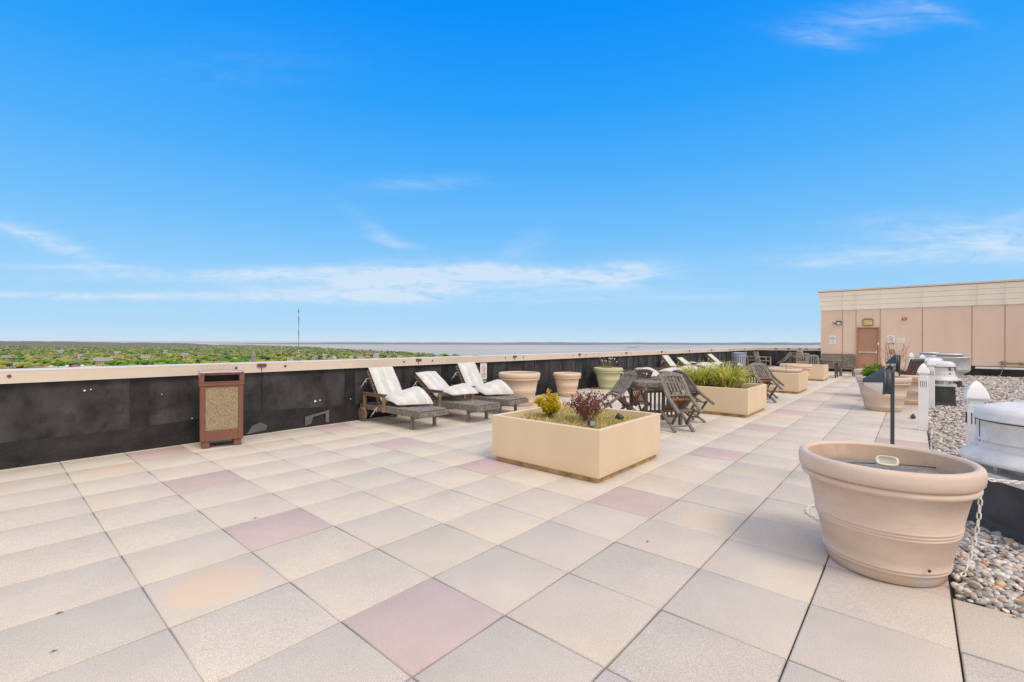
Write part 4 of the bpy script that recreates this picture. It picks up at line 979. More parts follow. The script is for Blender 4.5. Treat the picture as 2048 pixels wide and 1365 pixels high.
# leaning chair back beside the deck edge pots
t=empty('folded_chair',(14.1,-3.36,0),R_(150),'folded dark wooden chair leaning by the deck edge pots','chair')
b=MB()
for k in range(6): b.bar((-.2+.08*k,.0,.45),(-.2+.08*k,.16,1.0),.06,.015)
b.build('back_slats',M['wooddark'],t)
for s in (-1,1):
    b=MB(); b.bar((s*.24,-.14,0),(s*.24,.17,1.03),.04,.03); b.build('leg',M['wooddark'],t)
b=MB(); b.bar((-.24,.16,1.0),(.24,.16,1.0),.03,.06); b.build('top_rail',M['wooddark'],t)
b=MB(); b.box((0,0,.035),(.11,.08,.05),0,bev=.008); b.lathe([(0,.03),(.02,.03),(.02,0)],(0,0,.06),8); tag(b.build('ballast_block',M['darkmetal'],loc=(9.9,-3.42,0)),'small dark block on the pavers beside the second terracotta pot','block')

# ------------------------------------------------------------------ path lights
def path_light(x,y,label,rz,h=1.17,head=.25):
    t=empty('path_light',(x,y,0),rz,label,'path light','wedge shaped path lights on dark posts')
    b=MB(); b.bar((0,0,0),(0,0,h-.02),.030,.030,0,bev=.003); b.bar((.0,-.028,.10),(.0,-.028,.42),.03,.02); b.build('post',M['darkmetal'],t)
    b=MB(); hs=head/2; zc=h-hs
    # round back plates facing local -x
    My=Matrix.Rotation(R_(-90),3,'Y')
    b.lathe([(0,.0),(hs*.92,0),(hs*.95,.012),(hs*.95,.030),(hs*.88,.034),(hs,.040),(hs,.058),(0,.058)],(-.017,0,zc),28,M=My)
    # sloping hood
    pts=[]; n=18; vs=[]; fs=[]
    for k in range(n+1):
        a=math.pi*k/n; vs.append((-.076,hs*math.cos(a),zc+hs*math.sin(a))); vs.append((-.076-.150*1.0,0.035*math.cos(a),zc+.035*math.sin(a)-.01))
    for k in range(n): fs.append((2*k,2*k+2,2*k+3,2*k+1))
    b.add(vs,fs,0,True); b.build('hood',M['darkmetal'],t)
    b=MB(); vs=[];fs=[]
    for k in range(n+1):
        a=math.pi+math.pi*k/n; vs.append((-.078,hs*.93*math.cos(a),zc+hs*.93*math.sin(a))); vs.append((-.215,0.03*math.cos(a),zc+.03*math.sin(a)-.012))
    for k in range(n): fs.append((2*k,2*k+1,2*k+3,2*k+2))
    b.add(vs,fs,0,True); b.build('lens',M['lens'],t)
    return t
path_light(3.87,-3.28,'dark wedge shaped light on a thin dark post behind the foreground pot',R_(-84),h=1.20,head=.25)
path_light(*spot(tpx(1799),10.15),'second dark wedge shaped light rising from the terracotta pot at the deck edge',R_(-84),h=1.20,head=.40)

# ------------------------------------------------------------------ white posts
def post(x,y,label,h=1.11,rz=0):
    t=empty('fence_post',(x,y,0),rz,label,'post','white vinyl posts along the gravel edge')
    w=.125; zb=h-.235
    b=MB(); b.box((0,0,zb/2),(w,w,zb),0,bev=.005); b.build('shaft',M['vinyl'],t)
    b=MB(); 
    for s in range(4):
        Mr=Matrix.Rotation(s*math.pi/2,3,'Z')
        for k in (-1.5,-.5,.5,1.5): b.box(Mr@Vector((k*.024,-w/2-.0005,zb-.105)),(.007,.003,.10),0,M=Mr)
    b.build('slot',M['slot'],t)
    b=MB()   # square profile cap: neck, flare, gothic point
    prof=[(w*.50,zb),(w*.50,zb+.004),(w*.40,zb+.022),(w*.37,zb+.045),(w*.42,zb+.060),(w*.62,zb+.072),(w*.64,zb+.078),(w*.62,zb+.095),(w*.54,zb+.130),(w*.40,zb+.175),(w*.22,zb+.210),(w*.08,zb+.228),(.001,zb+.235)]
    vs=[];fs=[]
    for r,z in prof:
        c=r*.9; 
        for (ax,ay) in ((-r,-c),(-c,-r),(c,-r),(r,-c),(r,c),(c,r),(-c,r),(-r,c)): vs.append((ax,ay,z))
    n=len(prof)
    for q in range(n-1):
        for k in range(8): fs.append((q*8+k,q*8+(k+1)%8,q*8+8+(k+1)%8,q*8+8+k))
    b.add(vs,fs); b.build('finial',M['vinyl'],t)
    c=MB(); c.lathe([(0,.006),(.006,.006),(.007,0)],(0,-w/2,zb-.02),8,M=Matrix.Rotation(R_(90),3,'X')); c.build('screw',M['slot'],t)
    return t
post(4.10,-3.86,'white post with pointed cap nearest the camera beside the big aluminium vent',rz=.05)
post(8.46,-3.55,'white post on the paver edge in front of the second terracotta pot')
post(12.16,-3.72,'white post in the gravel beside the middle aluminium vents',rz=.03)
post(20.0,-3.36,'farthest small white post in front of the tan wall')
post(6.9+9.9,-3.62,'white post partly hidden behind the vents')

# ------------------------------------------------------------------ chains
def link_mesh(b,p,t,nrm,L=.048,W=.026,r=.0042):
    t=t.normalized(); s=t.cross(nrm).normalized(); pts=[]
    h=L/2-W/2
    for k in range(16):
        a=2*math.pi*k/16; cx,cy=math.cos(a),math.sin(a)
        pts.append(p+t*((h if cx>0 else -h)+cx*(W/2-r))+s*cy*(W/2-r))
    b.tube(pts,r,6,closed=True)
def chain(pts,label,step=.038,L=.048,W=.026,r=.0042):
    P=[Vector(p) for p in pts]
    # catmull resample
    Q=[]
    for i in range(len(P)-1):
        p0=P[max(i-1,0)];p1=P[i];p2=P[i+1];p3=P[min(i+2,len(P)-1)]
        for k in range(20):
            t=k/20; Q.append(.5*((2*p1)+(p2-p0)*t+(2*p0-5*p1+4*p2-p3)*t*t+(3*p1-p0-3*p2+p3)*t**3))
    Q.append(P[-1]); out=[Q[0]]; acc=0
    for i in range(1,len(Q)):
        acc+=(Q[i]-Q[i-1]).length
        if acc>=step: out.append(Q[i]); acc=0
    b=MB()
    for i in range(len(out)-1):
        t=out[i+1]-out[i]; base=Vector((0,0,1)) if abs(t.normalized().z)<.8 else Vector((1,.3,0))
        n1=(base-t.normalized()*base.dot(t.normalized())).normalized(); n2=t.normalized().cross(n1)
        nn=(n1+n2).normalized() if i%2 else (n1-n2).normalized()
        link_mesh(b,out[i],t,nn,L,W,r)
    return tag(b.build('plastic_chain',M['chain']),label,'chain','white plastic chains at the gravel edge')
pr=Vector((2.058,-3.287,0)); ar=R_(-80)
e=pr+Vector((.478*math.cos(ar),.478*math.sin(ar),.63))
chain([e,e+Vector((.12,-.12,-.02)),e+Vector((.28,-.26,-.035)),e+Vector((.46,-.42,-.04)),e+Vector((.8,-.75,-.02))],'white plastic chain stretched from the rim of the foreground pot to the right')
e2=pr+Vector((.475*math.cos(ar+.10),.475*math.sin(ar+.10),.60))
chain([e2,e2+Vector((.0,.004,-.15)),e2+Vector((-.01,.02,-.32)),e2+Vector((-.04,.05,-.46)),e2+Vector((-.09,.08,-.555)),e2+Vector((-.16,.12,-.57))],'white plastic chain hanging down the side of the foreground pot onto the gravel')
chain([(*spot(tpx(a),1.448*925.56/(b_-684)),.012) for a,b_ in ((1665,1062),(1645,1044),(1628,1034),(1615,1024),(1622,1014),(1642,1010),(1668,1008))],'short white chain end lying on the pavers left of the foreground pot')
chain([(3.0,-3.60,.012),(4.0,-3.59,.012),(5.2,-3.60,.012),(6.6,-3.61,.012),(8.4,-3.66,.04)],'white plastic chain lying along the paver edge')

# ------------------------------------------------------------------ roof vents
def curb(t,w,h,m='curb'):
    b=MB(); a=w/2; c=a+.05
    R4=lambda a,z:[(-a,-a,z),(a,-a,z),(a,a,z),(-a,a,z)]
    vs=R4(c,-.02)+R4(a+.01,.10)+R4(a,h); fs=[]
    for q in range(2):
        for k in range(4): fs.append((q*4+k,q*4+(k+1)%4,q*4+4+(k+1)%4,q*4+4+k))
    b.add(vs,fs); b.build('curb',M['curb'],t)
    b=MB(); b.box((0,0,h+.015),(w+.05,w+.05,.05),0,bev=.004); b.build('curb_cap',M['alum'],t)
def latch(t,r,z,a):
    b=MB(); c=Vector((r*math.cos(a),r*math.sin(a),z)); Mr=Matrix.Rotation(a,3,'Z')
    b.box(c+Mr@Vector((.008,0,0)),(.016,.030,.075),0,M=Mr); b.box(c+Mr@Vector((.012,.03,-.03)),(.012,.06,.014),0,M=Mr); b.build('latch',M['darkmetal'],t)
def mushroom(loc,label,s=1.0,cw=.62,ch=.40,rz=0,zb=None,m='alumpaint',rseg=64,latches=(0,)):
    t=empty('exhaust_vent',loc,rz,label,'roof vent','aluminium exhaust vents on the gravel roof')
    curb(t,cw,ch)
    z=ch+.04
    b=MB(); b.lathe([(.24*s,z),(.24*s,z+.09)],(0,0,0),24); 
    for k in range(6): a=k*math.pi/3+.3; b.box((.30*s*math.cos(a),.30*s*math.sin(a),z+.05),(.03,.03,.10))
    b.build('neck',M['alum'],t)
    b=MB(); b.lathe([(.25*s,z+.075),(.455*s,z+.070),(.468*s,z+.078),(.470*s,z+.092),(.460*s,z+.108),(.425*s,z+.150),(.40*s,z+.168),(.385*s,z+.172),(.30*s,z+.172)],(0,0,0),rseg); b.build('skirt',M[m],t)
    b=MB(); b.lathe([(.385*s,z+.170),(.385*s,z+.205),(.378*s,z+.212),(.378*s,z+.385),(.384*s,z+.388)],(0,0,0),rseg); bd=b.build('shroud',M[m],t)
    b=MB(); b.lathe([(.386*s,z+.382),(.389*s,z+.384),(.389*s,z+.392),(.386*s,z+.394)],(0,0,0),rseg); b.build('band',M['darkmetal'],t)
    b=MB(); b.lathe([(.379*s,z+.225),(.384*s,z+.230),(.384*s,z+.245),(.379*s,z+.250)],(0,0,0),rseg); b.build('rolled_bead',M[m],t)
    b=MB(); b.lathe([(.386*s,z+.392),(.396*s,z+.394),(.396*s,z+.406),(.388*s,z+.412),(.388*s,z+.435),(.375*s,z+.462),(.33*s,z+.492),(.25*s,z+.512),(.12*s,z+.520),(0,z+.521)],(0,0,0),rseg); b.build('dome',M[m],t)
    b=MB()
    for k in range(3): a=latches[0]+.9+k*2.1; b.box((.379*s*math.cos(a),.379*s*math.sin(a),z+.285),(.006,.004,.2),0,M=Matrix.Rotation(a,3,'Z'))
    b.build('seam_line',M['darkmetal'],t)
    for a in latches: latch(t,.379*s,z+.36,a)
    for k in range(2):
        a=latches[0]+.05+.9*k; c=MB(); c.lathe([(0,.010),(.012,.010),(.018,.004),(.02,0)],(.379*s*math.cos(a),.379*s*math.sin(a),z+.24),12,M=Vector((math.cos(a),math.sin(a),0)).to_track_quat('Z','Y').to_matrix()); c.build('rivet',M['darkmetal'],t)
    return t
def upblast(loc,label,r=.55,rz=0):
    t=empty('upblast_fan',loc,rz,label,'roof vent','aluminium exhaust vents on the gravel roof')
    curb(t,r*1.1,.24)
    b=MB(); b.lathe([(r*.60,.28),(r*.60,.42),(r*.72,.455),(r*.90,.51),(r*.98,.56),(r,.60)],(0,0,0),64); b.build('bowl',M['alum'],t)
    b=MB(); b.lathe([(r*1.0,.60),(r*1.0,.97),(r*1.02,.975),(r*1.02,.995),(r*.98,1.0),(r*.96,.97),(r*.95,.8)],(0,0,0),64); b.build('windband',M['alum'],t)
    b=MB(); b.lathe([(r*.66,.80),(r*.66,1.06),(r*.69,1.065),(r*.69,1.085),(r*.66,1.10),(0,1.11)],(0,0,0),48); b.build('motor_cover',M['alum'],t)
    for k in range(3): latch(t,r*1.0,.78,math.pi+rz+k*2.1)
    return t
mushroom((3.44,-4.22,0),'large weathered aluminium mushroom vent at the right edge beside the foreground pot',s=1.08,cw=.80,ch=.425,rz=R_(35),latches=(R_(138),R_(163)))
mushroom((*spot(tpx(1881),10.75),0),'aluminium mushroom vent on a black curb right of the middle white post',s=.66,cw=.48,ch=.47,latches=(R_(215),R_(250)))
mushroom((*spot(tpx(1860),13.6),0),'small aluminium vent seen between the two middle white posts',s=.74,cw=.52,ch=.47,m='alum',latches=(R_(205),R_(230)))
upblast((*spot(tpx(1899),15.2),0),'large round upblast fan with wide windband behind the mushroom vents',r=.50)
upblast((*spot(tpx(1858),17.3),0),'farther upblast fan left of the large one',r=.42)
# ------------------------------------------------------------------ gravel
def gravel():
    rs=np.random.default_rng(5)
    bm=bmesh.new(); bmesh.ops.create_icosphere(bm,subdivisions=2,radius=1); bm.verts.ensure_lookup_table()
    V2=np.array([v.co[:] for v in bm.verts]); F2=np.array([[v.index for v in f.verts] for f in bm.faces]); bm.free()
    bm=bmesh.new(); bmesh.ops.create_icosphere(bm,subdivisions=1,radius=1)
    bm.verts.ensure_lookup_table(); V1=np.array([v.co[:] for v in bm.verts]); F1=np.array([[v.index for v in f.verts] for f in bm.faces]); bm.free()
    pal=np.array([(.50,.47,.45),(.38,.365,.355),(.66,.64,.61),(.26,.245,.24),(.48,.37,.28),(.34,.19,.12),(.19,.15,.135),(.52,.42,.28),(.60,.53,.49),(.13,.12,.125),(.52,.27,.14)])
    pw=np.array([.18,.17,.19,.10,.09,.05,.05,.05,.07,.03,.02]); pw/=pw.sum()
    def make(P,size,V0,F0,flat=(.45,.75)):
        n=len(P); a=rs.uniform(0,2*np.pi,n); s=size*rs.uniform(.55,1.35,n)
        sx=s*rs.uniform(.9,1.35,n); sy=s*rs.uniform(.65,1.0,n); sz=s*rs.uniform(*flat,n)
        V=V0[None]*np.stack([sx,sy,sz],1)[:,None]
        nv=V0.shape[0]; 
        V*=1+.10*np.sin(V0[None,:,0:1]*3+rs.uniform(0,6,(n,1,1)))+.06*np.sin(V0[None,:,1:2]*4+rs.uniform(0,6,(n,1,1)))
        tl=rs.normal(0,.35,n); c,s_=np.cos(tl),np.sin(tl); x=V[...,0]*c[:,None]-V[...,2]*s_[:,None]; z=V[...,0]*s_[:,None]+V[...,2]*c[:,None]
        ca,sa=np.cos(a),np.sin(a); X_=x*ca[:,None]-V[...,1]*sa[:,None]; Y_=x*sa[:,None]+V[...,1]*ca[:,None]
        W=np.stack([X_,Y_,z],-1)+P[:,None]
        F=F0[None]+(np.arange(n)*nv)[:,None,None]
        ci=rs.choice(len(pal),n,p=pw); C_=pal[ci]*rs.uniform(.8,1.18,(n,1)); C_=np.repeat(C_,nv,0)
        return W.reshape(-1,3),F.reshape(-1,3),C_
    parts=[]
    cx,cy=CAM.x,CAM.y
    def scatter(x0,x1,y0,y1,dens,lo,hi):
        n=int((x1-x0)*(y1-y0)*dens); x=rs.uniform(x0,x1,n); y=rs.uniform(y0,y1,n)
        fx=(x-cx)*fw.x+(y-cy)*fw.y; lat=(x-cx)*rt.x+(y-cy)*rt.y
        k=(fx>lo)&(fx<=hi)&(lat/np.maximum(fx,.1)<1.35)
        return x[k],y[k]
    x,y=scatter(1.82,6.5,-7.5,-3.63,4000,0,4.6); parts.append(make(np.stack([x,y,rs.uniform(-.015,.028,len(x))],1),.0172,V2,F2))
    x,y=scatter(1.85,6.5,-7.5,-3.63,420,0,4.6); parts.append(make(np.stack([x,y,rs.uniform(.01,.032,len(x))],1),.0245,V2,F2))
    x,y=scatter(1.8,12,-14,-3.63,1150,4.6,8.5); parts.append(make(np.stack([x,y,rs.uniform(-.01,.03,len(x))],1),.026,V1,F1))
    x,y=scatter(2,26,-26,-3.64,430,8.5,16); parts.append(make(np.stack([x,y,rs.uniform(-.005,.028,len(x))],1),.036,V1,F1,(.35,.6)))
    x,y=scatter(8,26.7,-26,-3.64,210,16,26); parts.append(make(np.stack([x,y,rs.uniform(0,.02,len(x))],1),.052,V1,F1,(.3,.5)))
    # a few strays that spilled onto the pavers
    x=rs.uniform(1.72,1.86,16); y=rs.uniform(-4.6,-3.7,16); parts.append(make(np.stack([x,y,np.full(16,.008)],1),.014,V2,F2))
    V=np.concatenate([p[0] for p in parts]); off=np.cumsum([0]+[len(p[0]) for p in parts[:-1]]); F=np.concatenate([p[1]+o_ for p,o_ in zip(parts,off)]); C_=np.concatenate([p[2] for p in parts])
    mt=mat('river_pebbles',(.88,.88,.88),.7,c2=(1.08,1.07,1.06),scale=45,bump=.15,bscale=200,attr=True)
    me=np_mesh('river_gravel',V,F,[mt],C_,smooth=True); o=bpy.data.objects.new('river_gravel',me); col.objects.link(o)
    tag(o,'rounded multicoloured river gravel covering the roof right of the pavers','gravel',kind='stuff')
    # bed below
    m=mat('gravel_bed',(.07,.06,.055),.95,c2=(.22,.19,.165),scale=22,bump=1,bscale=26,detail=3)
    b=MB(); b.poly([(1.8,-3.62,-.012),(26.8,-3.62,-.012),(26.8,-26,-.012),(1.8,-26,-.012)][::-1]); tag(b.build('gravel_bed',m),'brownish bed beneath the loose river gravel','gravel bed',kind='structure')
gravel()

# few leaves / debris on pavers
for k,(x,y,s) in enumerate(((-1.55,-.02,.02),(-1.6,-.42,.016),(-.35,.62,.018),(1.35,-1.98,.018),(.6,2.35,.012),(1.82,-3.98,.03))):
    b=MB(); b.add([(-s,0,.004),(0,-s*.3,.010),(s,0,.004),(0,s*.35,.008)],[(0,1,2,3)]); tag(b.build('fallen_leaf',M['hub'],loc=(x,y,0)),'tiny dry leaf lying on the beige pavers','leaf','tiny dry leaves on the pavers')

# ------------------------------------------------------------------ land, sea, town
ZG=-40.0
b=MB(); 
Rr=[60000]
b.poly([(60000*math.cos(2*math.pi*k/48),60000*math.sin(2*math.pi*k/48),ZG-1.2) for k in range(48)]); tag(b.build('sea',M['water']),'grey blue open water reaching the horizon','water',kind='structure')
def zh(d,py): return CAM.z+(684-py)/925.56*d   # height whose line of sight falls on a chosen elevation
# coast: distance to which land reaches for each bearing
COAST=[(-400,9000),(0,9000),(420,5200),(470,3600),(620,2500),(700,1900),(800,1500),(880,1150),(940,1000),(985,930),(1090,850),(1120,560),(1500,420),(2600,380)]
def coast(px):
    for (a,da),(c,dc) in zip(COAST[:-1],COAST[1:]):
        if px<=c: return da+(dc-da)*max(0,(px-a))/(c-a)
    return 380
vs=[];fs=[]; NR=24; pxs=list(range(-700,2700,25))
def relief(px,d):
    # gentle rise inland to the left
    k=max(0,min(1,(470-px)/500)); return k*max(0,min(d,2600)-1600)*.002
for px in pxs:
    D_=coast(px)*(1+.03*math.sin(px*.05))
    for q in range(NR+1):
        d=30+(D_-30)*(q/NR)**1.3; x,y=spot(tpx(px),d); z=ZG+relief(px,d) if q<NR else ZG-2; vs.append((x,y,z))
for i in range(len(pxs)-1):
    for q in range(NR): a=i*(NR+1)+q; fs.append((a,a+NR+1,a+NR+2,a+1))
b=MB(); b.add(vs,fs,0,True); tag(b.build('ground',M['ground']),'green town ground below the roof running to the shore','ground',kind='structure')
def strip(name,label,m,px0,px1,d,prof,zb,step=6,seed=0,amp=1.0,back=1.15):
    r=random.Random(seed); vs=[];fs=[];n=0
    px=px0
    while px<=px1:
        py=prof(px)+amp*(.35*math.sin(px*.031+seed)+.25*math.sin(px*.083)+.15*math.sin(px*.21)+r.uniform(-.12,.12)); x,y=spot(tpx(px),d); x2,y2=spot(tpx(px),d*back)
        vs+=[(x,y,zb),(x2,y2,zh(d*back,py))]; n+=1; px+=step
    for k in range(n-1): fs.append((2*k,2*k+2,2*k+3,2*k+1))
    b=MB(); b.add(vs,fs,0,True); return tag(b.build(name,m),label,'hills',kind='structure')
def ip(pts):
    def f(x):
        for (a,ya),(c,yc) in zip(pts[:-1],pts[1:]):
            if x<=c: return ya+(yc-ya)*max(0,(x-a))/(c-a)
        return pts[-1][1]
    return f
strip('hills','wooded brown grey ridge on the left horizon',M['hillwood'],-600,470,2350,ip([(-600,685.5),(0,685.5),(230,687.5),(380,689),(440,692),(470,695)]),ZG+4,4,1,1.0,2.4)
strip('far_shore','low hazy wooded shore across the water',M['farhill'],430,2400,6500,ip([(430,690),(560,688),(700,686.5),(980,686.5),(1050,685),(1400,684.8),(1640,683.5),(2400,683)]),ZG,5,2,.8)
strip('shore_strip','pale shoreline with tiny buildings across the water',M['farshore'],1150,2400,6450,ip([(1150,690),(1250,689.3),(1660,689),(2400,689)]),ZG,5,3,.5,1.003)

# trees ---------------------------------------------------------------
rs=np.random.default_rng(42)
TC=np.array([(.12,.23,.035),(.23,.28,.055),(.34,.33,.075),(.35,.28,.12),(.24,.215,.15),(.038,.095,.045),(.075,.21,.035),(.28,.36,.055),(.18,.23,.09)])
TW=np.array([.18,.18,.12,.10,.11,.09,.12,.05,.05]); TW/=TW.sum()
_bm=bmesh.new(); bmesh.ops.create_icosphere(_bm,subdivisions=2,radius=1); _bm.verts.ensure_lookup_table()
ICV=np.array([v.co[:] for v in _bm.verts]); ICF=np.array([[v.index for v in f.verts] for f in _bm.faces]); _bm.free()
def crown(rs,nl,nq,R,H,leaf,cone=False):
    Vs=[];Fs=[];Cs=[];off=0
    for k in range(nl):
        a=rs.uniform(0,6.28); rr=R*rs.uniform(.1,.66); z=H*rs.uniform(.45,.78)*(1-.18*(rr/R)); r=R*rs.uniform(.26,.46)
        if cone: z=H*(.25+.7*k/nl); r=R*(1.05-.85*k/nl)*.8; rr=R*.12
        ph=rs.uniform(0,6.28,3)
        d=ICV; bump=1+.16*np.sin(d[:,0]*5+ph[0])*np.sin(d[:,1]*5+ph[1])+.13*np.sin(d[:,2]*7+ph[2]+d[:,0]*4)+.07*rs.normal(size=len(d))
        V=np.array([rr*math.cos(a),rr*math.sin(a),z])+d*(r*bump)[:,None]*np.array([1,1,.80])
        sh=rs.uniform(.92,1.06)*np.clip(.84+.42*d[:,2]+.10*(bump-1)/.1*.5,.38,1.3)  # light tops and shaded undersides painted into the lobe colour
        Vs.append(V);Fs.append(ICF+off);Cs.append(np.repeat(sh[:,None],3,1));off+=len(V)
        m=nq//nl; q=rs.normal(size=(m,3)); q/=np.linalg.norm(q,axis=1,keepdims=True); q[:,2]=np.abs(q[:,2])*1.0-.15
        P=np.array([rr*math.cos(a),rr*math.sin(a),z])+q*r*rs.uniform(.95,1.18,(m,1))*np.array([1,1,.8])
        u=rs.normal(size=(m,3)); w_=rs.normal(size=(m,3)); s_=leaf*rs.uniform(.5,1.1,(m,1))
        u/=np.linalg.norm(u,axis=1,keepdims=True); w_/=np.linalg.norm(w_,axis=1,keepdims=True)
        T=np.stack([P-u*s_*.6,P+u*s_*.6,P+w_*s_],1).reshape(-1,3); sh=np.repeat(rs.uniform(.75,1.2,m)*(.92+.2*q[:,2]),3)  # top-lit shading painted into the leaf colours as well
        Vs.append(T);Fs.append(np.arange(3*m).reshape(m,3)+off);Cs.append(np.repeat(sh[:,None],3,1));off+=3*m
    return np.concatenate(Vs),np.concatenate(Fs),np.concatenate(Cs)
def trunk(H,R):
    k=6; vs=[];fs=[]
    for (r,z) in ((.35,-1.0),(.25,H*.35),(.12,H*.6)):
        for i in range(k): a=2*math.pi*i/k; vs.append((r*math.cos(a),r*math.sin(a),z))
    for q in range(2):
        for i in range(k): fs.append((q*k+i,q*k+(i+1)%k,q*k+k+(i+1)%k,q*k+k+i))
    for j in range(4):
        a=j*1.6; n=len(vs); vs+=[(0,.12,H*.3),(0,-.12,H*.3),(R*.5*math.cos(a),R*.5*math.sin(a)-.05,H*.62),(R*.5*math.cos(a),R*.5*math.sin(a)+.05,H*.62)]; fs.append((n,n+1,n+2,n+3))
    tr=[(f[0],f[1],f[2]) for f in fs]+[(f[0],f[2],f[3]) for f in fs]
    return np.array(vs),np.array(tr),np.ones((len(vs),3))*.4
# houses (placed first so that trees leave them in view)
HS=[]
def house(t,d,w,l,h,rot,wallm,roofm,label,flat=False,zoff=0,group='houses among the trees below',name='house',wins=True):
    x,y=spot(t,d); o=empty(name,(x,y,ZG+relief(t*925.56+1024,d)+zoff+2),rot,label,'house' if name=='house' else 'building',group)
    b=MB(); b.box((0,0,h/2-2),(l,w,h+4)); 
    if not flat:
        for sx in (-1,1): b.poly([(sx*l/2,-w/2,h),(sx*l/2,w/2,h),(sx*l/2,0,h+w*.42)])
    b.build('wall',M[wallm],o)
    b=MB()
    if flat: b.box((0,0,h+.3),(l+.8,w+.8,.6))
    else:
        e=.5; hh=w*.42
        for s in (-1,1): b.add([(-l/2-e,s*(w/2+e),h-.35),(l/2+e,s*(w/2+e),h-.35),(l/2+e,0,h+hh+.1),(-l/2-e,0,h+hh+.1),(-l/2-e,s*(w/2+e),h-.05),(l/2+e,s*(w/2+e),h-.05),(l/2+e,0,h+hh+.4),(-l/2-e,0,h+hh+.4)],[(0,1,2,3),(4,5,6,7),(0,1,5,4),(0,3,7,4),(1,2,6,5)])
    r=b.build('roof',M[roofm],o)
    if not flat: c=MB(); c.box((l*.25,.6,h+w*.42+.5),(.9,.9,2)); c.build('chimney',M['housebrick'],r)
    else:
        c=MB(); 
        for k in range(max(1,int(l/14))): c.box((-l/2+7+14*k,(k%3-1)*w*.2,h+1.4),(3,3,1.8))
        c.build('roof_unit',M['housewhite'],r)
    if wins:
        c=MB()
        for s in (-1,1):
            for k in range(int(l//3)):
                for zz in ([1.6,4.4] if h>5 else [h*.5]): c.box((-l/2+1.6+3*k,s*(w/2+.03),zz),(1.2,.06,1.4))
            for k in range(int(w//3.2)):
                for zz in ([1.6,4.4] if h>5 else [h*.5]): c.box((s*(l/2+.03),-w/2+1.8+3*k,zz),(.06,1.1,1.4))
        c.build('window',M['winglass'],o)
    HS.append((t,d,max(w,l)))
def hl(c): return c
HD=[ (tpx(25),620,9,13,6,.4,'housewhite','roofgrey','white house at the far left among trees'),
 (tpx(205),760,12,26,6,.2,'housetan','roofgrey','long tan house with grey roof on the left, mid distance'),
 (tpx(70),500,12,20,6,1.0,'housetan','roofbrown','brown roofed house at the left just above the coping'),
 (tpx(110),480,10,16,6.5,.7,'housebrick','roofbrown','brick house at the left just above the coping'),
 (tpx(88),455,10,14,6,.3,'housewhite','roofgrey','white gabled house nearest on the left'),
 (tpx(148),520,11,18,7,1.2,'housebrick','roofbrown','brick house in front of the white commercial block'),
 (tpx(235),1250,10,14,6,.2,'housewhite','roofgrey','small white house far off near the ridge'),
 (tpx(160),1000,10,14,6,.9,'housewhite','roofgrey','pale house behind the commercial block'),
 (tpx(370),1100,10,14,6,.4,'housewhite','roofgrey','small white house above the litter bin'),
 (tpx(630),950,9,14,6,.8,'housetan','roofgrey','tan house right of the mast'),
 (tpx(650),1050,9,13,6.5,.1,'housewhite','roofgrey','white house on the rise right of the mast'),
 (tpx(668),980,9,12,6,1.3,'housewhite','roofgrey','white gabled house with dark roof before the bay'),
 (tpx(682),800,9,13,6,.5,'housewhite','roofgrey','white house just above the coping, right of the mast'),
 (tpx(703),1000,9,13,6,.9,'housewhite','roofgrey','white house hidden in trees near the bay'),
 (tpx(735),1180,10,18,6,.2,'housebrick','roofbrown','reddish brick house near the shore'),
 (tpx(753),1120,9,14,7,.2,'housewhite','roofgrey','large white house near the shore'),
 (tpx(760),850,9,12,6,1.0,'housewhite','roofgrey','small white house above the first lounger'),
 (tpx(778),1050,9,13,6,.6,'housetan','roofbrown','tan house among shore trees'),
 (tpx(800),1000,8,12,6,.3,'housewhite','roofgrey','pale house half hidden by shore trees'),
 (tpx(838),900,8,12,5,.7,'housewhite','roofgrey','small white house by the green shore trees'),
 (tpx(903),900,8,10,5,.2,'housewhite','roofgrey','tiny white house near the end of the tree line'),
 (tpx(12),900,9,13,6,.8,'housewhite','roofgrey','pale house at the left edge farther back'),
 (tpx(290),900,9,13,6,.1,'housewhite','roofgrey','pale house in the middle of the left woods'),
 (tpx(330),1500,9,14,6,.6,'housewhite','roofgrey','distant white house near the ridge'),
 (tpx(120),1400,9,16,6,.4,'housewhite','roofgrey','distant pale house below the ridge'),
 (tpx(720),900,9,13,6,.2,'housetan','roofgrey','tan house between mast and shore houses'),
]
for h_ in HD: house(*h_)
house(tpx(145),590,16,52,6,-.35,'housewhite','housewhite','long low white commercial block on the left',flat=True,group=None,name='commercial_building')
house(tpx(262),500,14,40,7,-.75,'housetan','roofgrey','long tan flat roofed block above the parapet left of the litter bin',flat=True,group=None,name='commercial_building')
house(tpx(335),520,14,52,8.5,-.75,'housetan','housewhite','long flat roofed block directly above the litter bin',flat=True,group=None,name='commercial_building')
house(tpx(535),560,10,14,6,-.5,'housewhite','roofgrey','small pale flat building left of the mast foot',flat=True,group=None,name='commercial_building')
house(tpx(640),610,14,44,6,-.5,'housewhite','housewhite','white flat roofed building at the foot of the mast',flat=True,group=None,name='commercial_building')
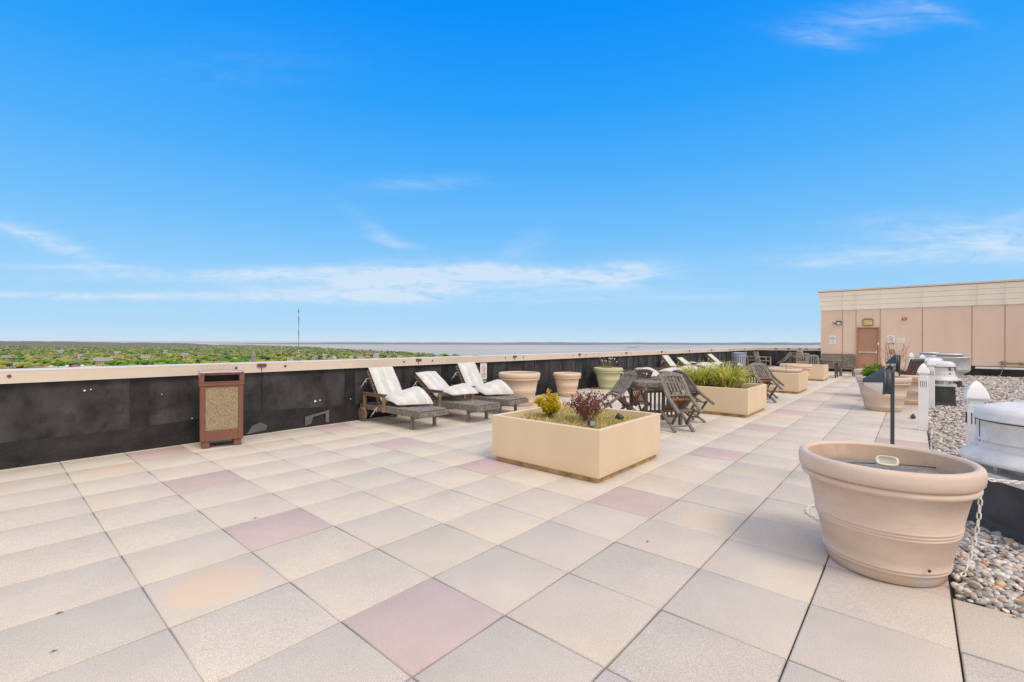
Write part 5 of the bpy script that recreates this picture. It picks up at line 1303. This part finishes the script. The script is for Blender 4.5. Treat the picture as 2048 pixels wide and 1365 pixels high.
# church with steeple
x,y=spot(tpx(507),640); o=empty('church',(x,y,ZG),.3,'small church with a pointed stone steeple between bin and mast','church')
b=MB(); b.box((0,0,9),(5,5,18)); b.box((0,0,19),(4,4,3)); b.build('tower',M['stone'],o)
b=MB(); b.prism([(-2.4,-2.4),(2.4,-2.4),(2.4,2.4),(-2.4,2.4)],20.4,20.9); b.add([(-2.2,-2.2,20.9),(2.2,-2.2,20.9),(2.2,2.2,20.9),(-2.2,2.2,20.9),(0,0,31)],[(0,1,4),(1,2,4),(2,3,4),(3,0,4)]); b.build('spire',M['stone'],o)
b=MB(); b.box((10,0,4),(16,9,8)); b.add([(2,-5,8),(18,-5,8),(18,5,8),(2,5,8),(2,0,12),(18,0,12)],[(0,1,5,4),(3,2,5,4),(0,3,4),(1,2,5)]); b.build('nave',M['stone'],o); HS.append((tpx(507),640,10))
# radio mast
x,y=spot(tpx(597),900); o=empty('radio_mast',(x,y,ZG),.2,'tall slender red and white radio mast rising above the treeline','mast')
zt=zh(900,622)-ZG
b=MB(); n=16
for k in range(n):
    z0=zt*k/n; z1=zt*(k+1)/n; w0=1.15-.45*k/n
    for (sx,sy) in ((-1,-1),(1,-1),(0,1)): b.bar((sx*w0*.6,sy*w0*.6,z0),(sx*w0*.6,sy*w0*.6,z1),.42,.42,0 if k%4<2 and k>2 else 1)
    b.bar((-w0*.6,-w0*.6,z0),(w0*.6,-w0*.6,z1),.25,.25,1); b.bar((w0*.6,-w0*.6,z0),(0,w0*.6,z1),.25,.25,1)
b.build('lattice',[M['mastred'],M['mastwhite']],o)
b=MB()
for z in (zt-1,zt-3.5): b.lathe([(0,-.8),(1.1,-.8),(1.1,.8),(0,.8)],(0,0,z),10)
b.bar((0,0,zt),(0,0,zt+3),.3,.3); b.build('antenna_head',M['darkmetal'],o)
b=MB()
for (z,w) in ((19,6),(9,5)):
    b.box((0,0,z),(w,.8,.8)); b.box((0,0,z),(.8,w,.8))
    for s in (-1,1): b.box((s*w/2,0,z+.6),(.7,.7,2.4)); b.box((0,s*w/2,z+.6),(.7,.7,2.4))
b.build('antenna_platform',[M['mastwhite']],o)
x,y=spot(tpx(563),1000); o=empty('antenna_pole',(x,y,ZG),0,'short thin antenna pole left of the tall mast','antenna')
zz=zh(1000,690)-ZG; b=MB(); b.bar((0,0,0),(0,0,zz),.5,.5); b.box((0,0,zz-8),(1.4,1.4,3)); b.build('pole',M['mastwhite'],o)
x,y=spot(tpx(580),560); o=empty('billboard_frame',(x,y,ZG),yaw+1.2,'white open panel frame with cross bars just left of the mast','frame')
b=MB()
for k in range(5): b.bar((-4+2*k,0,6),(-4+2*k,0,22),.7,.3)
b.bar((-5,0,17),(5.5,0,17),.5,1.6,up=(0,1,0)); b.bar((-5,0,13),(5.5,0,13),.4,1.0,up=(0,1,0)); b.build('frame_bars',M['housewhite'],o); HS.append((tpx(580),560,8))
# barge
x,y=spot(tpx(1265),3400); o=empty('barge',(x,y,ZG-1.2),-(math.pi/2-yaw)+.05,'long dark barge far out on the water','barge')
b=MB(); b.prism([(-46,-6),(40,-6),(46,0),(40,6),(-46,6)],-1,3.2); b.build('hull',M['darkmetal'],o)
b=MB(); b.box((34,0,6),(8,6,6)); b.box((-10,0,4.2),(50,8,2)); b.build('deckhouse',M['mastwhite'],o)

# individual trees: shared meshes, several shapes x colours
protos=[]
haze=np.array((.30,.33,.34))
for ci in range(len(TC)):
    for sh in range(3):
        R=rs.uniform(6.5,9.0); H=rs.uniform(11,13.5)
        cone=(ci==5)
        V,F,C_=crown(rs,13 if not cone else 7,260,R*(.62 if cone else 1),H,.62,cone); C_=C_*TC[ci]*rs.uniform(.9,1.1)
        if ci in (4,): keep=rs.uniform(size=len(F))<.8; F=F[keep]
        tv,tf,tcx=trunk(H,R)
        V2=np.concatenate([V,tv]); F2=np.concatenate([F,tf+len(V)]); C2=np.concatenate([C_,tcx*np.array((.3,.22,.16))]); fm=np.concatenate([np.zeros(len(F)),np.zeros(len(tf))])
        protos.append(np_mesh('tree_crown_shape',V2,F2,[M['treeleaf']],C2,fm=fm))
DSC=['deep green','olive green','yellow green','golden tan','grey brown, barely in leaf','dark evergreen','fresh green','bright lime green','dull sage green']
def blocked(t,d):
    for (ht,hd,hw) in HS:
        if d<hd+hw*.6+5 and d>hd*.80 and abs(t-ht)*hd<hw*.55+3.5: return True
    return False
cells=[]
# candidates over the visible wedge
sp=9.0
def fill(d0,d1,px0,px1,sp):
    out=[]; d=d0
    while d<d1:
        t=tpx(px0); 
        while t<tpx(px1):
            tt=t+rs.uniform(-.4,.4)*sp/d; dd=d+rs.uniform(-.45,.45)*sp
            px=tt*925.56+1024
            if dd<coast(px)*.985-4 and not blocked(tt,dd): out.append((tt,dd))
            t+=sp/d
        d+=sp
    return out
# distance at which the ground-level treetops first clear the coping for each bearing
def dmin(px):
    yc=745-(px)*(745-712)/1024.   # coping line
    return (abs(ZG)+CAM.z-12)/max(4,(yc-684))*925.56
near=[(t,d) for (t,d) in fill(380,2200,-60,1100,19) if d>dmin(t*925.56+1024)*.97]
near.sort(key=lambda a:a[1]-dmin(a[0]*925.56+1024)*1.0 if a[0]*925.56+1024<700 else (a[1]-dmin(a[0]*925.56+1024))*1.0)
ind=near[:300]; rest=near[300:]
clump=lambda t,d: (math.sin(t*23+d*.011)+math.sin(t*11-d*.007+2)+1.2*math.sin(d*.021+t*7))/3
def pick(t,d):
    c=clump(t,d); w=TW.copy()
    if c>.2: w[[0,6,7,1]]*=4
    elif c<-.2: w[[2,3,4]]*=4
    else: w[[1,8]]*=3
    w/=w.sum(); return rs.choice(len(TC),p=w)
for (t,d) in ind:
    ci=pick(t,d); me=protos[ci*3+rs.integers(0,3)]; x,y=spot(t,d); o=bpy.data.objects.new('tree',me); col.objects.link(o)
    o.location=(x,y,ZG+relief(t*925.56+1024,d)); s=rs.uniform(.85,1.45); o.scale=(s*rs.uniform(.85,1.25),s*rs.uniform(.85,1.25),s*rs.uniform(.70,.92)); o.rotation_euler=(0,0,rs.uniform(0,6.28))
    kind_='tree' if ci==5 else 'broadleaf tree'
    tag(o,f'{DSC[ci]} {kind_} in the town below the parapet','tree',f'{DSC[ci].split(",")[0]} trees below the parapet')
# woodland stuff
def woodland():
    lo=[]; rs2=np.random.default_rng(3)
    for sh in range(6):
        lo.append(crown(rs2,7,35,8.0,12.5,1.2)); 
    lo2=[crown(rs2,3,24,8.0,12,2.0) for _ in range(6)]
    Vs=[];Fs=[];Cs=[];off=0
    far=[(t,d) for (t,d) in rest]
    far+=[a for a in fill(2200,2600,-60,470,17)]+[a for a in fill(2200,3600,440,640,18)]
    far+=[(t,d) for (t,d) in fill(90,900,-500,1300,19) if d<=dmin(t*925.56+1024)*.97 or t*925.56+1024<-60]
    for (t,d) in far:
        L_=lo if d<1100 else lo2; V,F,C_=L_[rs2.integers(0,len(L_))]
        s=rs2.uniform(.85,1.45)*(1 if d<2200 else 1.5); a=rs2.uniform(0,6.28); c,sn=math.cos(a),math.sin(a)
        x,y=spot(t,d); W=np.stack([(V[:,0]*c-V[:,1]*sn)*s+x,(V[:,0]*sn+V[:,1]*c)*s+y,V[:,2]*s*(.8 if d<2200 else .6)+ZG+relief(t*925.56+1024,d)],1)
        base=TC[pick(t,d)]*rs2.uniform(.88,1.12); hz=min(.75,max(0,(d-600)/4200));  # aerial haze baked into the crown colour, growing with distance
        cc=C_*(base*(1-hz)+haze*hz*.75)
        Vs.append(W);Fs.append(F+off);Cs.append(cc);off+=len(V)
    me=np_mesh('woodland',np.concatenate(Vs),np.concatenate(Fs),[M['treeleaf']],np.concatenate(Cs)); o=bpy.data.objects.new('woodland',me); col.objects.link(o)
    tag(o,'mass of spring green and tan treetops stretching to the ridge and shore','woodland',kind='stuff')
    print('woodland trees',len(far),'individual',len(ind),'near total',len(near),'faces',sum(len(f) for f in Fs))
woodland()

# ------------------------------------------------------------------ world and sun
w=bpy.data.worlds.new('World'); sc.world=w; w.use_nodes=True; nt=w.node_tree; N=nt.nodes; L=nt.links; N.clear()
out=N.new('ShaderNodeOutputWorld'); bg=N.new('ShaderNodeBackground'); L.new(bg.outputs[0],out.inputs[0])
SUN_EL=R_(50); SUN_AZ=yaw+R_(-140)   # direction in the xy plane the light comes from
sky=N.new('ShaderNodeTexSky'); sky.sky_type='NISHITA'; sky.sun_disc=False; sky.sun_elevation=SUN_EL; sky.sun_rotation=math.pi/2-SUN_AZ; sky.altitude=50; sky.air_density=1.0; sky.dust_density=.6; sky.ozone_density=2.0
tc=N.new('ShaderNodeTexCoord'); sx=N.new('ShaderNodeSeparateXYZ'); L.new(tc.outputs['Generated'],sx.inputs[0])
cr=N.new('ShaderNodeValToRGB'); e=cr.color_ramp.elements
def lin(c): return tuple(((x/255)/12.92 if x/255<.04045 else ((x/255+.055)/1.055)**2.4) for x in c)
stops=[(0.0,(204,226,244)),(.03,(178,219,249)),(.12,(152,210,253)),(.22,(116,194,254)),(.33,(80,178,254)),(.45,(40,162,254)),(.58,(0,146,254)),(1.0,(0,112,230))]
e[0].position=0; e[0].color=(*lin(stops[0][1]),1); e[1].position=1; e[1].color=(*lin(stops[-1][1]),1)
for p,c in stops[1:-1]: x_=e.new(p); x_.color=(*lin(c),1)
L.new(sx.outputs[2],cr.inputs[0])
# physical sky blended with the measured clear-day colours
sm=N.new('ShaderNodeMix'); sm.data_type='RGBA'; sm.blend_type='MULTIPLY'; sm.inputs[0].default_value=1; L.new(sky.outputs[0],sm.inputs[6]); sm.inputs[7].default_value=(.10,.10,.10,1)
mx=N.new('ShaderNodeMix'); mx.data_type='RGBA'; mx.inputs[0].default_value=.05; L.new(cr.outputs[0],mx.inputs[6]); L.new(sm.outputs[2],mx.inputs[7])
# cirrus: direction projected on a high layer
def math_(op,a,b=None):
    n=N.new('ShaderNodeMath'); n.operation=op
    for i,v in enumerate((a,b)):
        if v is None: continue
        if isinstance(v,(int,float)): n.inputs[i].default_value=v
        else: L.new(v,n.inputs[i])
    return n.outputs[0]
# azimuth/elevation tangent-like coordinates in a fixed world frame (axis = yaw bearing)
dt=N.new('ShaderNodeVectorMath'); dt.operation='DOT_PRODUCT'; L.new(tc.outputs['Generated'],dt.inputs[0]); dt.inputs[1].default_value=tuple(fw)
dr=N.new('ShaderNodeVectorMath'); dr.operation='DOT_PRODUCT'; L.new(tc.outputs['Generated'],dr.inputs[0]); dr.inputs[1].default_value=tuple(rt)
den=math_('MAXIMUM',dt.outputs['Value'],.05)
U=math_('DIVIDE',dr.outputs['Value'],den); Vv=math_('DIVIDE',sx.outputs[2],den)
cb=N.new('ShaderNodeCombineXYZ'); L.new(U,cb.inputs[0]); L.new(Vv,cb.inputs[1])
def noise(scale,stretch,detail,dist,rot=0,loc=(0,0,0)):
    mp=N.new('ShaderNodeMapping'); mp.inputs['Scale'].default_value=stretch; mp.inputs['Rotation'].default_value=(0,0,rot); mp.inputs['Location'].default_value=loc; L.new(cb.outputs[0],mp.inputs[0])
    n=N.new('ShaderNodeTexNoise'); n.inputs['Scale'].default_value=scale; n.inputs['Detail'].default_value=detail; n.inputs['Roughness'].default_value=.62; n.inputs['Distortion'].default_value=dist; L.new(mp.outputs[0],n.inputs[0]); return n.outputs[0]
warp=noise(2.4,(1,1.6,1),4,.3)
fine=noise(4,(1,7.5,1),12,1.3,rot=R_(-7))
fine2=noise(10,(1,2.6,1),12,1.9,rot=R_(14),loc=(3,1,0))
def blob(u0,v0,su,sv,rot,amp,wa=.05):
    # gaussian wisp, edges warped by noise
    du=math_('SUBTRACT',U,u0); dv=math_('SUBTRACT',Vv,v0); dv=math_('ADD',dv,math_('MULTIPLY',math_('SUBTRACT',warp,.5),wa)); c,s=math.cos(rot),math.sin(rot)
    a=math_('DIVIDE',math_('ADD',math_('MULTIPLY',du,c),math_('MULTIPLY',dv,s)),su); b_=math_('DIVIDE',math_('SUBTRACT',math_('MULTIPLY',dv,c),math_('MULTIPLY',du,s)),sv)
    q=math_('ADD',math_('MULTIPLY',a,a),math_('MULTIPLY',b_,b_)); g=math_('POWER',2.718,math_('MULTIPLY',q,-1.0)); return math_('MULTIPLY',g,amp)
def px2(x,y): return ((x-1024)/925.56,(684-y)/925.56)
W_=[(520,547,320,11,.02,.95),(700,568,260,30,.03,.7),(1000,575,330,26,0,.35),(860,556,190,22,0,1.0),(1060,548,140,15,-.02,.95),(1240,550,100,22,.1,1.0),(820,590,160,14,0,.5),(240,592,360,8,0,.95),(120,536,150,8,0,.4),(720,596,220,9,0,.35),(190,536,90,5,0,.5),(100,490,90,15,-.3,.85),(30,468,60,8,-.4,.6),(790,488,60,10,-.3,.55),(745,455,70,12,-.6,.25),(850,368,120,13,.05,.28),(1960,475,190,34,-.1,.85),(1850,515,260,20,0,.6),(1640,525,60,9,.1,.3),(2040,430,70,12,.2,.4),(1740,35,120,30,.1,.38),(1640,75,70,14,-.2,.4),(1850,10,90,14,-.4,.3),(1250,600,300,7,.02,.3),(1040,500,60,25,.5,.22),(480,130,200,60,0,.06)]
acc=None
for (x,y,su,sv,rot,amp) in W_:
    u0,v0=px2(x,y); g=blob(u0,v0,su/925.56,sv/925.56,rot,amp,.035 if sv<15 else .06); acc=g if acc is None else math_('ADD',acc,g)
fr=N.new('ShaderNodeMapRange'); fr.inputs[1].default_value=.38; fr.inputs[2].default_value=.66; L.new(math_('ADD',math_('MULTIPLY',fine,.6),math_('MULTIPLY',fine2,.4)),fr.inputs[0])
cl=math_('MINIMUM',math_('MULTIPLY',acc,math_('ADD',math_('MULTIPLY',fr.outputs[0],.88),.12)),.70)
fm_=N.new('ShaderNodeMix'); fm_.data_type='RGBA'; L.new(cl,fm_.inputs[0]); L.new(mx.outputs[2],fm_.inputs[6]); fm_.inputs[7].default_value=(*lin((226,236,248)),1)
# unseen warm-white veil added overhead and behind the view to neutralise blue light
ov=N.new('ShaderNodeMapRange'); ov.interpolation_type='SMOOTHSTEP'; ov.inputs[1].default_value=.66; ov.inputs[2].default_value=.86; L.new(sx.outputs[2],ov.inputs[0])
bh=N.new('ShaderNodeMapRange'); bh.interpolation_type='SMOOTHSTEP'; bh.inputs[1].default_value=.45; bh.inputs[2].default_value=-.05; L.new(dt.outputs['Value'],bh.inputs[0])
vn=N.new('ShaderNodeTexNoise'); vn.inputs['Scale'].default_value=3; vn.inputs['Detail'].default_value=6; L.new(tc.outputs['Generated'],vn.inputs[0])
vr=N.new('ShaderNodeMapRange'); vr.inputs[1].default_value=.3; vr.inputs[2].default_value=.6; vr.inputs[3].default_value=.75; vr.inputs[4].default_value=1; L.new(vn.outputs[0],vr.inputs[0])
fill_veil=math_('MULTIPLY',math_('MAXIMUM',ov.outputs[0],bh.outputs[0]),vr.outputs[0])
vm=N.new('ShaderNodeMix'); vm.data_type='RGBA'; L.new(fill_veil,vm.inputs[0]); L.new(fm_.outputs[2],vm.inputs[6]); vm.inputs[7].default_value=(1.24,1.16,1.07,1)
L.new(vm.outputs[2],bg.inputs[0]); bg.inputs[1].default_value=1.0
sd=bpy.data.lights.new('sun','SUN'); sd.energy=1.7; sd.angle=R_(20); sd.color=(1.0,.88,.76); so=bpy.data.objects.new('sun',sd); col.objects.link(so)
dvec=Vector((math.cos(SUN_AZ)*math.cos(SUN_EL),math.sin(SUN_AZ)*math.cos(SUN_EL),math.sin(SUN_EL))); so.rotation_euler=dvec.to_track_quat('Z','Y').to_euler()
sc.view_settings.view_transform='Standard'; sc.view_settings.look='None'; sc.view_settings.exposure=0
for m in bpy.data.materials:
    if 'nodes_out' in m: del m['nodes_out']
